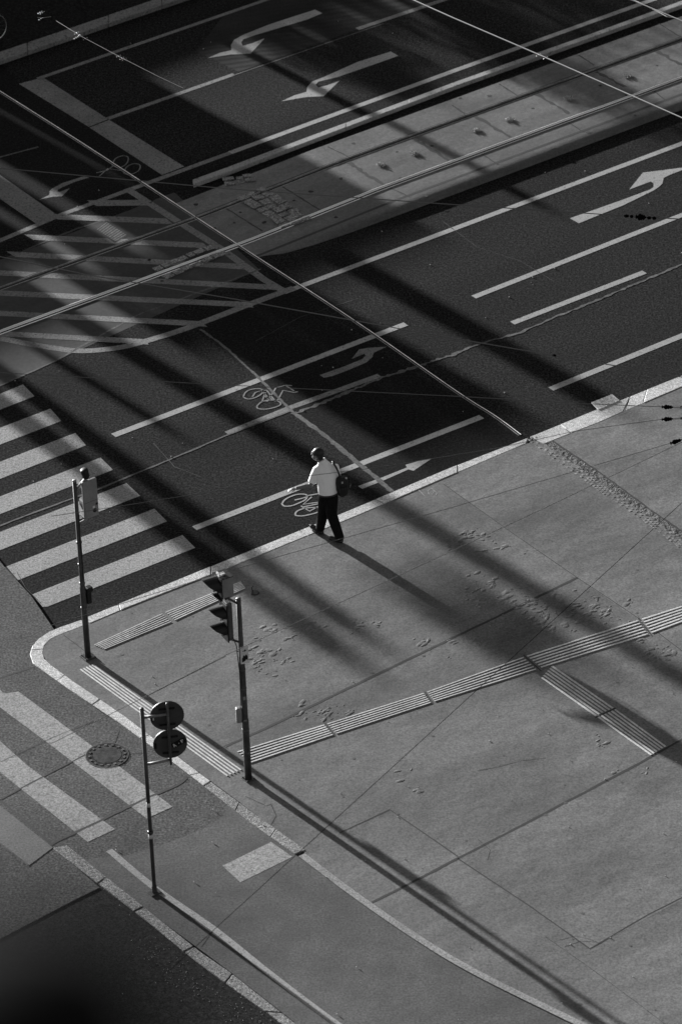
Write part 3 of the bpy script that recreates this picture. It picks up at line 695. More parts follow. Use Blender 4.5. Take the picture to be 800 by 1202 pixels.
# weed tufts and anchor holes in the track bed
def tuft(px, py, r, i):
    rnd = random.Random(50 + i); c = G(px, py, 0); c.z = zmed(c) + .012; bm = bmesh.new()
    for _ in range(90):
        a = rnd.uniform(0, 6.28); d = rnd.uniform(0, r) ; b = c + Vector((math.cos(a) * d, math.sin(a) * d, 0)); tp = b + Vector((rnd.uniform(-.03, .03), rnd.uniform(-.03, .03), rnd.uniform(.02, .06) * (1 - d / r * .5)))
        s = Vector((rnd.uniform(-1, 1), rnd.uniform(-1, 1), 0)).normalized() * .012
        bm.faces.new((bm.verts.new(b - s), bm.verts.new(b + s), bm.verts.new(tp)))
    return link('weed_tuft', bm, mat('weed_leaf%d' % i, .4, .8) if i == 0 else MATS['weed_leaf0'])
spots = [(447, 199, 'between joints left of the pole shadow'), (486, 185.5, 'just right of the broad panel joint'), (558.5, 158.5, 'at the middle of the track, left of a joint'), (597.5, 145.5, 'largest, in the middle of the track'), (667, 120.5, 'in the shaded part of the track'), (736, 94.5, 'farthest right between the rails')]
for i, (x, y, l) in enumerate(spots): tag(tuft(x, y, .10, i), 'small weed tuft ' + l, 'weed', 'weed tufts between the rails')
rnd = random.Random(9); bm = bmesh.new()
for x, y in [(540, 120), (574, 117), (625, 132), (704, 105), (771, 81.5), (735, 116), (507, 176), (466, 183), (415, 173), (338, 249), (394, 258), (400, 214), (447, 227), (470, 214), (500, 235), (300, 244), (275, 262), (252, 268), (230, 240), (282, 250), (310, 262), (190, 330), (210, 302), (175, 305), (345, 238), (365, 228), (648, 178), (690, 160), (745, 140)] + [(rnd.uniform(20, 280), 0) for _ in range(0)]:
    c = G(x, y); c.z = zmed(c) + thin(.0135); r = rnd.uniform(.03, .055)
    vs = [bm.verts.new(c + Vector((math.cos(a) * r * rnd.uniform(.7, 1.2), math.sin(a) * r * rnd.uniform(.7, 1.2), 0))) for a in [2 * math.pi * k / 9 for k in range(9)]]; f = bm.faces.new(vs); f.normal_update()
    if f.normal.z < 0: f.normal_flip()
link('anchor_hole', bm, GROOVE, trackbed)

# crumbs of litter
def crumbs():
    bm = bmesh.new(); rnd = random.Random(77)
    for _ in range(60):
        x = rnd.uniform(0, 800); y = rnd.uniform(0, 620)
        c = G(x, y, .01); r = rnd.uniform(.006, .014)
        m_ = Matrix.Translation(c) @ Matrix.Scale(r, 4); bmesh.ops.create_icosphere(bm, subdivisions=1, radius=1, matrix=m_)
    for _ in range(60):
        x = rnd.uniform(120, 800); y = rnd.uniform(700, 1200); c = G(x, y, ZV + .006); r = rnd.uniform(.004, .012)
        bmesh.ops.create_icosphere(bm, subdivisions=1, radius=1, matrix=Matrix.Translation(c) @ Matrix.Scale(r, 4))
    for _ in range(160):
        t = rnd.random(); x = 180 + 150 * t + rnd.gauss(-12, 12); y = 1100 + 105 * t + rnd.uniform(0, 25); c = G(x, y, .022); r = rnd.uniform(.003, .008)
        bmesh.ops.create_icosphere(bm, subdivisions=1, radius=1, matrix=Matrix.Translation(c) @ Matrix.Scale(r, 4))
    o = link('litter_crumbs', bm, mat('pale_crumb', .45, .8)); o['kind'] = 'stuff'
crumbs()

# ------------------------------------------------------------------ poles and signals
def ax(az): return Vector((math.cos(R_(az)), math.sin(R_(az)), 0))
def hood_bm(bm, c, face, r, ln, seg=14, thick=.008, droop=.0):
    """tunnel visor round a lens: an open half tube pointing along face, tapering below"""
    s = Vector((-face.y, face.x, 0)); rows = []
    for k in range(seg + 1):
        a = math.pi * (-.12 + 1.24 * k / seg); rows.append((s * math.cos(a) + Z * math.sin(a), ln * (.35 + .65 * max(0, math.sin(a)) ** .6)))
    for a, b in zip(rows, rows[1:]):
        v = [bm.verts.new(c + a[0] * r), bm.verts.new(c + b[0] * r), bm.verts.new(c + b[0] * r * 1.0 + face * b[1] - Z * droop), bm.verts.new(c + a[0] * r + face * a[1] - Z * droop)]
        u = [bm.verts.new(x.co + (d * thick)) for x, d in zip(v, (a[0], b[0], b[0], a[0]))]
        bm.faces.new(v); bm.faces.new(u[::-1])
        for i in range(4): bm.faces.new((v[i], v[(i + 1) % 4], u[(i + 1) % 4], u[i]))
    bmesh.ops.recalc_face_normals(bm, faces=bm.faces[:])
def lens(c, face, r, parent):
    bm = bmesh.new(); s = Vector((-face.y, face.x, 0)); ctr = bm.verts.new(c + face * .02); ring = [bm.verts.new(c + s * math.cos(a) * r + Z * math.sin(a) * r) for a in [2 * math.pi * k / 20 for k in range(20)]]
    for k in range(20): bm.faces.new((ctr, ring[k], ring[(k + 1) % 20]))
    return link('lens', bm, MATS['signal_lens'], parent, True)
mat('signal_lens', .10, .2, spec=.6)

# left pedestrian signal
def bolts(c, hx, hy, z, par):
    for i in (-1, 1):
        for j in (-1, 1):
            p = c + ax(34) * hx * i + ax(124) * hy * j; tube('bolt', [p + Z * z, p + Z * (z + .018)], .011, STEEL_D, par, 6)
b0 = G(103.2, 771.5, ZV)
t = thing('pedestrian_signal_pole', 'signal pole at the kerb corner with one grey pedestrian lamp box at its top', 'signal pole', tuple(b0), 'signal poles at the crossing')
# slight natural lean is left out: the pole is plumb
tube('pole', [b0, b0 + Z * 1.35, b0 + Z * 1.37, b0 + Z * 3.36], [.052, .050, .041, .033], POLE, t, 16)
tube('pole_cap', [b0 + Z * 3.36, b0 + Z * 3.385], [.036, .030], GREYP, t, 16)
bm = bmesh.new(); box_bm(bm, b0 + Z * .012, ax(34), ax(124), Z, .10, .10, .012); bevel(link('base_plate', bm, POLE, t), .006)
bolts(b0, .075, .075, .024, t)
tube('cable', [b0 + ax(-60) * .043 + Z * 1.5, b0 + ax(-50) * .046 + Z * 1.9, b0 + ax(-65) * .040 + Z * 2.4, b0 + ax(-40) * .05 + Z * 2.75, b0 + ax(20) * .12 + Z * 2.62], .007, BLACK, t, 6)
fa = ax(124); sa = ax(34)
hc = b0 + sa * .24 - ax(124) * .00 + Z * 2.97
bm = bmesh.new(); box_bm(bm, hc - fa * .04, sa, fa, Z, .135, .03, .345); bx = bevel(link('lamp_box', bm, GREYP, t), .02)
bm = bmesh.new()
for dz in (.14, -.17): hood_bm(bm, hc - fa * .01 + Z * dz, fa, .105, .20)
link('visor', bm, BLACK, bx)
for dz in (.14, -.17): lens(hc + fa * .075 + Z * dz, fa, .09, bx)
bm = bmesh.new(); bmesh.ops.create_cone(bm, cap_ends=True, segments=20, radius1=.035, radius2=.035, depth=.01, matrix=Matrix.Translation(hc - fa * .072 + sa * .055 - Z * .23) @ Matrix.Rotation(R_(124 - 90), 4, 'Z') @ Matrix.Rotation(R_(90), 4, 'X')); link('cable_port', bm, BLACK, bx)
bm = bmesh.new(); box_bm(bm, hc - fa * .072 + sa * .10 - Z * .12, sa, fa, Z, .022, .003, .018); link('latch', bm, BLACK, bx)
bm = bmesh.new(); box_bm(bm, hc - fa * .072 + sa * .04 - Z * .165, sa, fa, Z, .020, .002, .020); link('sticker', bm, WHITEP, bx)
bm = bmesh.new(); box_bm(bm, hc - fa * .0715 + sa * 0 - Z * .045, sa, fa, Z, .134, .001, .002); link('door_seam', bm, BLACK, bx)
tube('bracket', [b0 + Z * 3.20 + sa * .02, hc - sa * .03 + Z * .385, hc - sa * .03 + Z * .33], .020, GREYP, t, 8)
tube('bracket', [b0 + Z * 2.56 + sa * .03, hc - sa * .06 - Z * .385, hc - sa * .06 - Z * .33], .020, GREYP, t, 8)
tp = hc - sa * .02 + Z * .40
bm = bmesh.new(); tube_bm(bm, [tp - Z * .03, tp - Z * .01, tp + Z * .0, tp + Z * .13 - sa * .03, tp + Z * .14 - sa * .033], [.045, .045, .060, .066, .058], 12); link('loudspeaker', bm, BLACK, t, True)
bc = b0 + sa * .085 + Z * 1.17 - fa * .01
bm = bmesh.new(); box_bm(bm, bc, sa, fa, Z, .042, .05, .14); bb = bevel(link('push_button_box', bm, BLACK, t), .014)
bm = bmesh.new(); box_bm(bm, bc + Z * .115 + sa * .02, sa, fa, Z, .055, .06, .045); bevel(link('box_hood', bm, BLACK, bb), .02)
for zz in (.95, 1.42, 1.78, 2.2): 
    tube('clamp', [b0 + Z * zz, b0 + Z * (zz + .03)], .047 if zz > 1.4 else .056, POLE_G, t, 14)

# middle signal pole: upper lamp unit and lower two-visor unit facing the traffic from the left
b0 = G(291.5, 914.5, ZV)
t = thing('traffic_signal_pole', 'signal pole by the tactile strips with black hooded traffic lamps and a small white notice', 'signal pole', tuple(b0), 'signal poles at the crossing')
tube('pole', [b0, b0 + Z * 1.12, b0 + Z * 1.14, b0 + Z * 2.3, b0 + Z * 2.32, b0 + Z * 3.34], [.058, .056, .048, .046, .041, .038], POLE, t, 16)
tube('pole_cap', [b0 + Z * 3.34, b0 + Z * 3.365], [.041, .036], POLE_G, t, 16)
bm = bmesh.new(); box_bm(bm, b0 + Z * .008, ax(34), ax(124), Z, .085, .085, .008); bevel(link('base_plate', bm, POLE, t), .006)
bolts(b0, .066, .066, .016, t)
tube('cable', [b0 + ax(200) * .053 + Z * 1.4, b0 + ax(215) * .052 + Z * 2.0, b0 + ax(190) * .07 + Z * 2.5, b0 + ax(185) * .14 + Z * 2.75], .008, BLACK, t, 6)
fa = ax(207); sa = ax(297)
hc = b0 + ax(180) * .18 + Z * 2.98
bm = bmesh.new(); box_bm(bm, hc, fa, sa, Z, .05, .09, .34); lb = bevel(link('lower_lamp_box', bm, POLE_G, t), .02)
bm = bmesh.new(); box_bm(bm, hc + fa * .06, fa, sa, Z, .012, .13, .34); bevel(link('backboard', bm, BLACK, lb), .012)
bm = bmesh.new()
for dz in (.15, -.14): hood_bm(bm, hc + fa * .07 + Z * dz, fa, .115, .235)
link('visor', bm, BLACK, lb)
for dz in (.15, -.14): lens(hc + fa * .076 + Z * dz, fa, .098, lb)
hu = b0 + ax(180) * .275 + Z * 3.60
bm = bmesh.new(); box_bm(bm, hu + ax(27) * .08, ax(27), ax(-63), Z, .105, .115, .175); ub = bevel(link('upper_lamp_box', bm, GREYP, t), .012)
bm = bmesh.new(); box_bm(bm, hu + ax(27) * .07 + Z * .181, ax(27), ax(-63), Z, .11, .13, .006); link('box_lid', bm, BLACK, ub)
bm = bmesh.new(); hood_bm(bm, hu - ax(27) * .03 + Z * .03, fa, .145, .25, thick=.01); box_bm(bm, hu - ax(27) * .035, ax(27), ax(-63), Z, .01, .15, .175); link('visor', bm, BLACK, ub)
lens(hu + fa * .045 + Z * .03, fa, .11, ub)
bm = bmesh.new(); hood_bm(bm, hu - ax(27) * .0 - Z * .20 , fa, .085, .13); link('visor', bm, BLACK, ub)
bm = bmesh.new(); box_bm(bm, hu + Z * .205 - ax(27) * .01, ax(27), ax(-63), Z, .012, .05, .03); box_bm(bm, hu + Z * .197 + ax(27) * .06, ax(27), ax(-63), Z, .03, .03, .015); link('antenna', bm, WHITEP, ub)
tube('bracket', [b0 + Z * 3.26, b0 + ax(180) * .12 + Z * 3.34, b0 + ax(180) * .22 + Z * 3.42], .02, POLE, t, 8)
tube('bracket', [hu + ax(27) * .06 - Z * .2, hc + Z * .36], .018, POLE, t, 8)
tube('bracket', [b0 + Z * 2.55, hc - Z * .345], .018, POLE, t, 8)
# white notice plate
nf = ax(-75); ns = ax(15); nc = b0 + nf * .055 + ns * .035 + Z * 2.345
bm = bmesh.new(); box_bm(bm, nc, ns, nf, Z, .065, .004, .155); pl = bevel(link('notice_plate', bm, WHITEP, t), .004, 1)
bm = bmesh.new(); f0 = nc + nf * .0065
def flat(pts): 
    vs = [bm.verts.new(f0 + ns * a + Z * b) for a, b in pts]; bm.faces.new(vs)
flat([(-.03, .085), (-.03, .073), (.0, .078), (.0, .062), (.034, .092), (.004, .112), (.002, .094)])
link('arrow_mark', bm, BLACK, pl)
bm = bmesh.new()
flat([(-.045, -.12), (-.045, -.05), (-.03, -.03), (-.022, .0), (-.008, .006), (.0, -.02), (.012, .01), (.03, .012), (.045, -.02), (.045, -.09), (.018, -.075), (.01, -.09), (.0, -.105)])
link('figure_mark', bm, BLACK, pl)
# counting box low on the pole
bc = b0 + ax(185) * .095 + Z * 1.22
bm = bmesh.new(); box_bm(bm, bc, ax(185), ax(95), Z, .045, .045, .135); bevel(link('push_button_box', bm, GREYP, t), .022, 3)
for zz in (.5, .93, 1.7, 2.05): tube('clamp', [b0 + Z * zz, b0 + Z * (zz + .025)], .059 if zz < 1.1 else .052, POLE_G, t, 14)
bm = bmesh.new(); box_bm(bm, b0 + ax(-80) * .05 + Z * 1.55, ax(10), ax(-80), Z, .02, .004, .03); link('sticker', bm, GREYP, t)
bm = bmesh.new(); box_bm(bm, b0 + ax(-85) * .058 + Z * 1.14, ax(10), ax(-80), Z, .025, .004, .012); link('sticker', bm, GREYP, t)

# sign pole with two round signs seen from behind
b0 = G(181.5, 1048.5, ZP)
t = thing('sign_pole', 'thin pole on the path carrying two round traffic signs seen from behind', 'sign pole', tuple(b0))
tube('pole', [b0, b0 + Z * 3.36], .031, POLE, t, 14)
tube('pole_cap', [b0 + Z * 3.36, b0 + Z * 3.375], [.033, .028], POLE, t, 14)
bm = bmesh.new(); box_bm(bm, b0 + Z * .01, ax(34), ax(124), Z, .09, .07, .01); tube_bm(bm, [b0 + Z * .01, b0 + Z * .14], .04, 14); bevel(link('base_plate', bm, POLE, t), .004)
for za in (1.02, 1.60): tube('reflective_band', [b0 + Z * za, b0 + Z * (za + .07)], .0335, WHITEP, t, 14)
tube('clamp', [b0 + Z * 1.11, b0 + Z * 1.15], .042, POLE, t, 14)
nf = ax(-92); ns = ax(-2)                      # backs of the signs face the camera
nf = ax(-84); ns = ax(6)
for i, (dx, dz, ) in enumerate(((.365, 3.17), (.385, 2.665))):
    c = b0 + ns * dx + Z * dz - nf * .03
    bm = bmesh.new(); r = .255; seg = 48
    A = [bm.verts.new(c + (ns * math.cos(a) + Z * math.sin(a)) * r) for a in [2 * math.pi * k / seg for k in range(seg)]]
    B = [bm.verts.new(c + (ns * math.cos(a) + Z * math.sin(a)) * r - nf * .018) for a in [2 * math.pi * k / seg for k in range(seg)]]
    bm.faces.new(A); bm.faces.new(B[::-1])
    for k in range(seg): bm.faces.new((A[k], B[k], B[(k + 1) % seg], A[(k + 1) % seg]))
    bmesh.ops.recalc_face_normals(bm, faces=bm.faces[:]); di = link('sign_disc', bm, DISC, t)
    bm = bmesh.new()
    for z2 in (.13, -.15): box_bm(bm, c + nf * .008 + Z * z2, ns, nf, Z, .12, .007, .014)
    link('stiffener', bm, BLACK, di)
    bm = bmesh.new(); box_bm(bm, c + nf * .004 - ns * .22 + Z * (-.02 if i == 0 else -.01), ns, nf, Z, .018, .004, .05); link('sticker', bm, BLACK, di)
    if i == 0: bm = bmesh.new(); box_bm(bm, c + nf * .010 - ns * .205 - Z * .03, ns, nf, Z, .010, .002, .022); link('label_mark', bm, WHITEP, di)
    if i == 1:
        tl = R_(27); u = ns * math.cos(tl) + Z * math.sin(tl); v = -ns * math.sin(tl) + Z * math.cos(tl); lc = c + nf * .006 + ns * .125 + Z * .005
        bm = bmesh.new(); box_bm(bm, lc, u, nf, v, .108, .002, .045); lab = link('label_plate', bm, BLACK, di)
        bm = bmesh.new(); f0 = lc + nf * .0035
        def fl(pts): bm.faces.new([bm.verts.new(f0 + u * a + v * b) for a, b in pts])
        fl([(-.095, -.03), (-.082, -.03), (-.070, .03), (-.080, .03)]); fl([(-.080, .03), (-.070, .03), (-.048, -.03), (-.060, -.03)]); fl([(-.088, -.012), (-.060, -.012), (-.062, -.003), (-.085, -.003)])
        fl([(-.004, -.012), (.008, -.012), (.008, 0), (-.004, 0)])
        fl([(.042, -.03), (.056, -.03), (.056, .03), (.042, .03)]); fl([(.056, .018), (.088, .018), (.088, .03), (.056, .03)]); fl([(.056, -.004), (.078, -.004), (.078, .007), (.056, .007)])
        link('lettering', bm, WHITEP, lab)
pc = b0 + ns * .375 + Z * 0
tube('sign_post', [pc + Z * 2.33 + nf * .02, pc + Z * 3.43 + nf * .02], .020, POLE_G, t, 12)
tube('bracket', [b0 + Z * 3.20, b0 + Z * 3.22 + ns * .375], .022, GREYP, t, 10)
tube('bracket', [b0 + Z * 2.36, b0 + Z * 2.40 + ns * .375], .022, GREYP, t, 10)

# ------------------------------------------------------------------ overhead wires
def wire(pts, z, r, m, label, ins=(), sag=0.0, knots=()):
    P = [G(x, y, z) for x, y in pts]; P = resample(P, 1.0)
    if sag:
        n = len(P)
        for i, p in enumerate(P): p.z -= sag * 4 * (i / (n - 1)) * (1 - i / (n - 1))
    t = thing('overhead_wire', label, 'wire', tuple(P[0]), 'overhead wires above the junction')
    tube('cable', P, r, m, t, 6)
    for (x0, y0, x1, y1, r_) in ins:
        a, b = G(x0, y0, z), G(x1, y1, z); d = b - a
        bm = bmesh.new(); rr = []; q = []
        prof = [(0, .25), (.06, .8), (.12, .35), (.2, .5), (.3, 1), (.42, 1.1), (.5, .8), (.6, 1.0), (.7, .6), (.8, .9), (.88, .4), (1, .2)]
        for tt, k in prof: q.append(a + d * tt); rr.append(r_ * k)
        tube_bm(bm, q, rr, 10); link('insulator', bm, WIRE_K, t, True)
    for (x, y, r_) in knots:
        bm = bmesh.new(); c = G(x, y, z)
        for k in range(3): bmesh.ops.create_icosphere(bm, subdivisions=2, radius=r_ * .36 * (1 - .2 * k), matrix=Matrix.Translation(c + Vector((.035 * k - .035, 0, .02 * (k - 1)))))
        link('clamp', bm, WIRE_B, t, True)
    return t
wire([(-60, 203), (0, 197), (265, 221), (535, 240), (732, 253), (800, 257), (880, 261)], 5.6, .009, WIRE_M, 'thin wire with a black insulator over the big turn arrow', [(732, 253, 738, 253.5, .03), (739, 253.6, 743, 254, .03), (745.5, 254, 758, 255.2, .055), (759, 255.3, 764, 255.6, .03), (765, 255.6, 770, 256, .03)])
wire([(-60, 288), (0, 301), (101, 322), (270, 350), (535, 397.5), (797, 442), (880, 456)], 5.4, .009, WIRE_M, 'long wire crossing from the hatched island to the kerb at the right', [(648, 416.6, 653, 417.5, .02)])
wire([(-60, 433), (10, 438), (270, 452), (535, 465), (692, 474), (777, 477.5)], 5.2, .006, WIRE_M, 'thin wire ending in the uppermost black insulator at the right edge', [(776, 477.5, 790, 478, .035)])
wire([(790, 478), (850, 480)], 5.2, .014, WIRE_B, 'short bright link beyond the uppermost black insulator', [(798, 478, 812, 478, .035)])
wire([(60, 606), (135, 595), (366, 558), (439, 549), (580, 526.5), (675, 506), (777, 492)], 5.2, .005, WIRE_M, 'faint wire passing in front of the walking man', [(776, 492.3, 790, 491.5, .035)])
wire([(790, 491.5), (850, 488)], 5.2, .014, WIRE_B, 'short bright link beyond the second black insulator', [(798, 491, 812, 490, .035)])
wire([(60, 734), (265, 671), (515, 600), (600, 575), (787, 520)], 5.0, .005, WIRE_M, 'faint wire over the tram side of the walking man shadow', [(786, 520.5, 800, 516, .035)])
wire([(60, 873), (170, 818), (265, 769), (535, 644.5), (631, 600), (800, 519), (870, 486)], 5.0, .005, WIRE_M, 'pale wire crossing the pavement and meeting the lowest insulator')
wire([(200, 1139), (265, 1079), (464, 897.5), (614, 760), (800, 590), (870, 526)], 5.0, .0042, WIRE_K, 'thin black wire running diagonally across the pavement')
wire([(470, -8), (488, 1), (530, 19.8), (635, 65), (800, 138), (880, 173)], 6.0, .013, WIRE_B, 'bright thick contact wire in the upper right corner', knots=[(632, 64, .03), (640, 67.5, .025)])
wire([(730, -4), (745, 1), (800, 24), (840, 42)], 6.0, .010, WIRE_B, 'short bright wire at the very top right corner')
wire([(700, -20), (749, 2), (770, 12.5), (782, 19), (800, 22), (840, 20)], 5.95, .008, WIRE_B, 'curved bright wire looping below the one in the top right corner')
wire([(66, 24), (95, 42), (140, 66), (185, 89), (215, 103)], 6.0, .004, WIRE_M, 'fine wire with bright fittings in the dark upper left', knots=[(90, 38.5, .03), (89.5, 44, .035), (94, 40.5, .02), (100, 45, .018), (139, 65.5, .02), (143, 68, .022), (146, 69, .018)])
wire([(44, 20), (50, 20.5), (60, 19)], 6.0, .006, WIRE_M, 'stub of wire with a bright end fitting near the top left corner', knots=[(47, 14, .035), (49.5, 14.5, .028), (48, 21.5, .022)])

# ------------------------------------------------------------------ parked bicycle at the left edge of the far pavement
def bicycle(wx, wy):
    c = G(wx, wy, .085); t = thing('parked_bicycle', 'dark bicycle parked on the far pavement, only a wheel showing at the left edge', 'bicycle', tuple(c))
    d = ax(200); s = ax(110)
    def wheel(o):
        bm = bmesh.new(); P = [o + (d * math.cos(a) + Z * math.sin(a)) * .33 + Z * .35 for a in [2 * math.pi * k / 36 for k in range(37)]]; tube_bm(bm, P, .017, 8, False); w_ = link('wheel', bm, BLACK, t, True)
        bm = bmesh.new(); P = [o + (d * math.cos(a) + Z * math.sin(a)) * .312 + Z * .35 for a in [2 * math.pi * k / 36 for k in range(37)]]; tube_bm(bm, P, .008, 6, False)
        link('rim', bm, STEEL, w_, True)
        bm = bmesh.new()
        for k in range(16):
            a = 2 * math.pi * k / 16; tube_bm(bm, [o + Z * .35, o + Z * .35 + (d * math.cos(a) + Z * math.sin(a)) * .31], .0015, 4)
        link('spokes', bm, STEEL_D, w_)
    wheel(c); wheel(c + d * 1.02)
    q = lambda a, h: c + d * a + Z * h
    bm = bmesh.new()
    for a, b in ((q(.12, .80), q(.55, .34)), (q(.55, .34), q(.68, .85)), (q(.14, .75), q(.66, .78)), (q(.68, .85), q(1.02, .35)), (q(.55, .34), q(1.02, .35)), (q(0, .35), q(.13, .9))): tube_bm(bm, [a, b], .015, 8)
    link('frame', bm, BLACK, t, True)
    bm = bmesh.new(); tube_bm(bm, [q(.2, .98) - s * .27, q(.12, .98), q(.2, .98) + s * .27], .012, 8); link('handlebar', bm, STEEL_D, t, True)
    bm = bmesh.new(); box_bm(bm, q(.72, .90), d, s, Z, .12, .06, .025); bevel(link('saddle', bm, BLACK, t), .02, 3)
bicycle(-8, 50)

# ------------------------------------------------------------------ the walking man
def loft(bm, rings, seg=20):
    """rings: (centre, side axis, front axis, half width, half depth)"""
    R = []
    for c, sx, fx, a, b in rings: R.append([bm.verts.new(c + sx * math.cos(q) * a + fx * math.sin(q) * b) for q in [2 * math.pi * k / seg for k in range(seg)]])
    for r0, r1 in zip(R, R[1:]):
        for k in range(seg): bm.faces.new((r0[k], r0[(k + 1) % seg], r1[(k + 1) % seg], r1[k]))
    bm.faces.new(R[0][::-1]); bm.faces.new(R[-1])
def remesh(o, vox, it=4):
    for f in o.data.polygons: f.use_smooth = True
    m = o.modifiers.new('remesh', 'REMESH'); m.mode = 'VOXEL'; m.voxel_size = vox; m.use_smooth_shade = True
    m2 = o.modifiers.new('smooth', 'SMOOTH'); m2.iterations = it; m2.factor = .5
    return o
def ball(bm, c, sx, sy, sz, rx, ry, rz):
    mt = Matrix(((sx.x * rx, sy.x * ry, sz.x * rz, c.x), (sx.y * rx, sy.y * ry, sz.y * rz, c.y), (sx.z * rx, sy.z * ry, sz.z * rz, c.z), (0, 0, 0, 1)))
    bmesh.ops.create_uvsphere(bm, u_segments=20, v_segments=14, radius=1, matrix=mt)
def person():
    g0 = G(387.5, 631.5, ZV)
    t = thing('person', 'man in a white short sleeved shirt and black trousers walking along the pavement edge', 'person', tuple(g0))
    f = ax(108); r = ax(18)                     # torso facing away to the left, r = his right
    wf = ax(150)
    Pp = lambda a, b, z: g0 + f * a + r * b + Z * z
    ankR = G(398.5, 636.5, ZV) + Z * .09; ankL = G(375.8, 626, ZV) + Z * .09
    hipR, hipL = Pp(0, .06, .92), Pp(0, -.06, .92)
    kneR = hipR.lerp(ankR, .5) + wf * .045 - r * .03; kneL = hipL.lerp(ankL, .5) + wf * .03 + r * .045 
    shR, shL = Pp(.08, .165, 1.315), Pp(.10, -.155, 1.335)
    elL = shL + Vector((-.115, -.08, -.255)); haL = elL + Vector((-.25, -.035, -.03)); 
    elR = shR + Vector((.03, .02, -.28)); haR = elR - r * .16 + f * .20 + Z * .02
    neck = Pp(.11, -.05, 1.45); hd = Pp(.16, -.115, 1.585)
    hf = ax(160); hr = ax(70)                   # head turned to the left
    # body
    bm = bmesh.new()
    loft(bm, [(Pp(0, 0, .86), r, f, .15, .10), (Pp(0, 0, 1.0), r, f, .15, .10), (Pp(.03, 0, 1.2), r, f, .14, .09), (Pp(.06, -.01, 1.30), r, f, .14, .09), (Pp(.08, -.03, 1.37), r, f, .09, .06), (Pp(.10, -.04, 1.43), r, f, .055, .055)])
    tube_bm(bm, [Pp(.09, -.02, 1.38), neck, hd - Z * .04], [.068, .058, .055], 14)
    for h_, k_, a_ in ((hipR, kneR, ankR), (hipL, kneL, ankL)):
        tube_bm(bm, [h_ + Z * .03, h_, h_.lerp(k_, .5), k_, k_.lerp(a_, .35), a_], [.07, .085, .072, .052, .055, .036], 14)
        tube_bm(bm, [a_, a_ - Z * .05 + wf * .06, a_ - Z * .06 + wf * .15], [.036, .036, .03], 12)
    for s_, e_, h_ in ((shR, elR, haR), (shL, elL, haL)):
        tube_bm(bm, [s_.lerp(Pp(.08, 0, 1.37), .3), s_, s_.lerp(e_, .5), e_, e_.lerp(h_, .3), h_], [.035, .045, .044, .042, .044, .029], 12)
        d = (h_ - e_).normalized(); sd_ = d.cross(Z).normalized(); up_ = sd_.cross(d)
        ball(bm, h_ + d * .045, d, sd_, up_, .05, .040, .018)
        for k, (o_, ln) in enumerate(((-.030, .062), (-.010, .072), (.010, .068), (.029, .055))):
            k0 = h_ + d * .08 + sd_ * o_; k1 = k0 + d * ln * .5 - Z * .006; k2 = k1 + d * ln * .4 - Z * .022
            tube_bm(bm, [k0 - d * .02, k0, k1, k2], [.009, .0095, .009, .007], 8)
        th = h_ + d * .02 - sd_ * .03; tube_bm(bm, [th, th - sd_ * .028 + d * .03, th - sd_ * .032 + d * .062 - Z * .008], [.012, .0105, .008], 8)
    # head: skull, jaw, nose, ears, brow
    ball(bm, hd + Z * .02 - hf * .012, hf, hr, Z, .098, .078, .105)
    ball(bm, hd - Z * .045 + hf * .028, hf, hr, Z, .062, .056, .068)
    tube_bm(bm, [hd + hf * .083 + Z * .02, hd + hf * .104 - Z * .015, hd + hf * .088 - Z * .022], [.008, .014, .011], 8)
    for s_ in (-1, 1): ball(bm, hd + hr * .077 * s_ + hf * .0 - Z * .002, hf, hr, Z, .017, .008, .032)
    ball(bm, hd + hf * .085 + Z * .045, hf, hr, Z, .012, .05, .010); ball(bm, hd + hf * .086 - Z * .055, hf, hr, Z, .010, .024, .008)
    body = remesh(link('body', bm, SKIN, t), .0055, 2)
    for s_ in (-1, 1):
        bm = bmesh.new(); ball(bm, hd + hf * .078 + hr * .031 * s_ + Z * .022, hf, hr, Z, .012, .014, .010); link('eye', bm, BLACK, t, True)
    bm = bmesh.new()
    ball(bm, hd + Z * .036 - hf * .020, hf, hr, Z, .103, .084, .098); ball(bm, hd - Z * .035 - hf * .045, hf, hr, Z, .062, .074, .075)
    remesh(link('hair', bm, HAIR, t), .009, 3)
    # shirt
    bm = bmesh.new()
    loft(bm, [(Pp(-.005, 0, .91), r, f, .172, .130), (Pp(0, 0, .95), r, f, .178, .135), (Pp(.01, 0, 1.08), r, f, .180, .135), (Pp(.03, 0, 1.20), r, f, .188, .132), (Pp(.06, -.005, 1.29), r, f, .192, .130), (Pp(.08, -.01, 1.355), r, f, .165, .112), (Pp(.095, -.025, 1.415), r, f, .115, .088), (Pp(.108, -.04, 1.47), r, f, .078, .070)], 28)
    for s_, e_ in ((shR, elR), (shL, elL)):
        tube_bm(bm, [s_.lerp(Pp(.08, 0, 1.37), .35), s_ - Z * .012, s_.lerp(e_, .35), s_.lerp(e_, .80), s_.lerp(e_, .84)], [.075, .078, .074, .070, .066], 16)
    tube_bm(bm, [Pp(.10, -.035, 1.44), Pp(.115, -.06, 1.495)], [.080, .070], 18)
    remesh(link('shirt', bm, SHIRT, t), .011, 4)
    # trousers
    bm = bmesh.new()
    loft(bm, [(Pp(0, 0, .80), r, f, .13, .11), (Pp(0, 0, .88), r, f, .162, .130), (Pp(-.003, 0, .965), r, f, .172, .130)], 28)
    for h_, k_, a_ in ((hipR, kneR, ankR), (hipL, kneL, ankL)):
        tube_bm(bm, [h_ - Z * .0, h_.lerp(k_, .3), h_.lerp(k_, .65), k_, k_.lerp(a_, .5), a_ + Z * .02, a_ - Z * .02], [.100, .112, .105, .095, .088, .078, .080], 18)
    remesh(link('trousers', bm, TROUS, t), .011, 4)
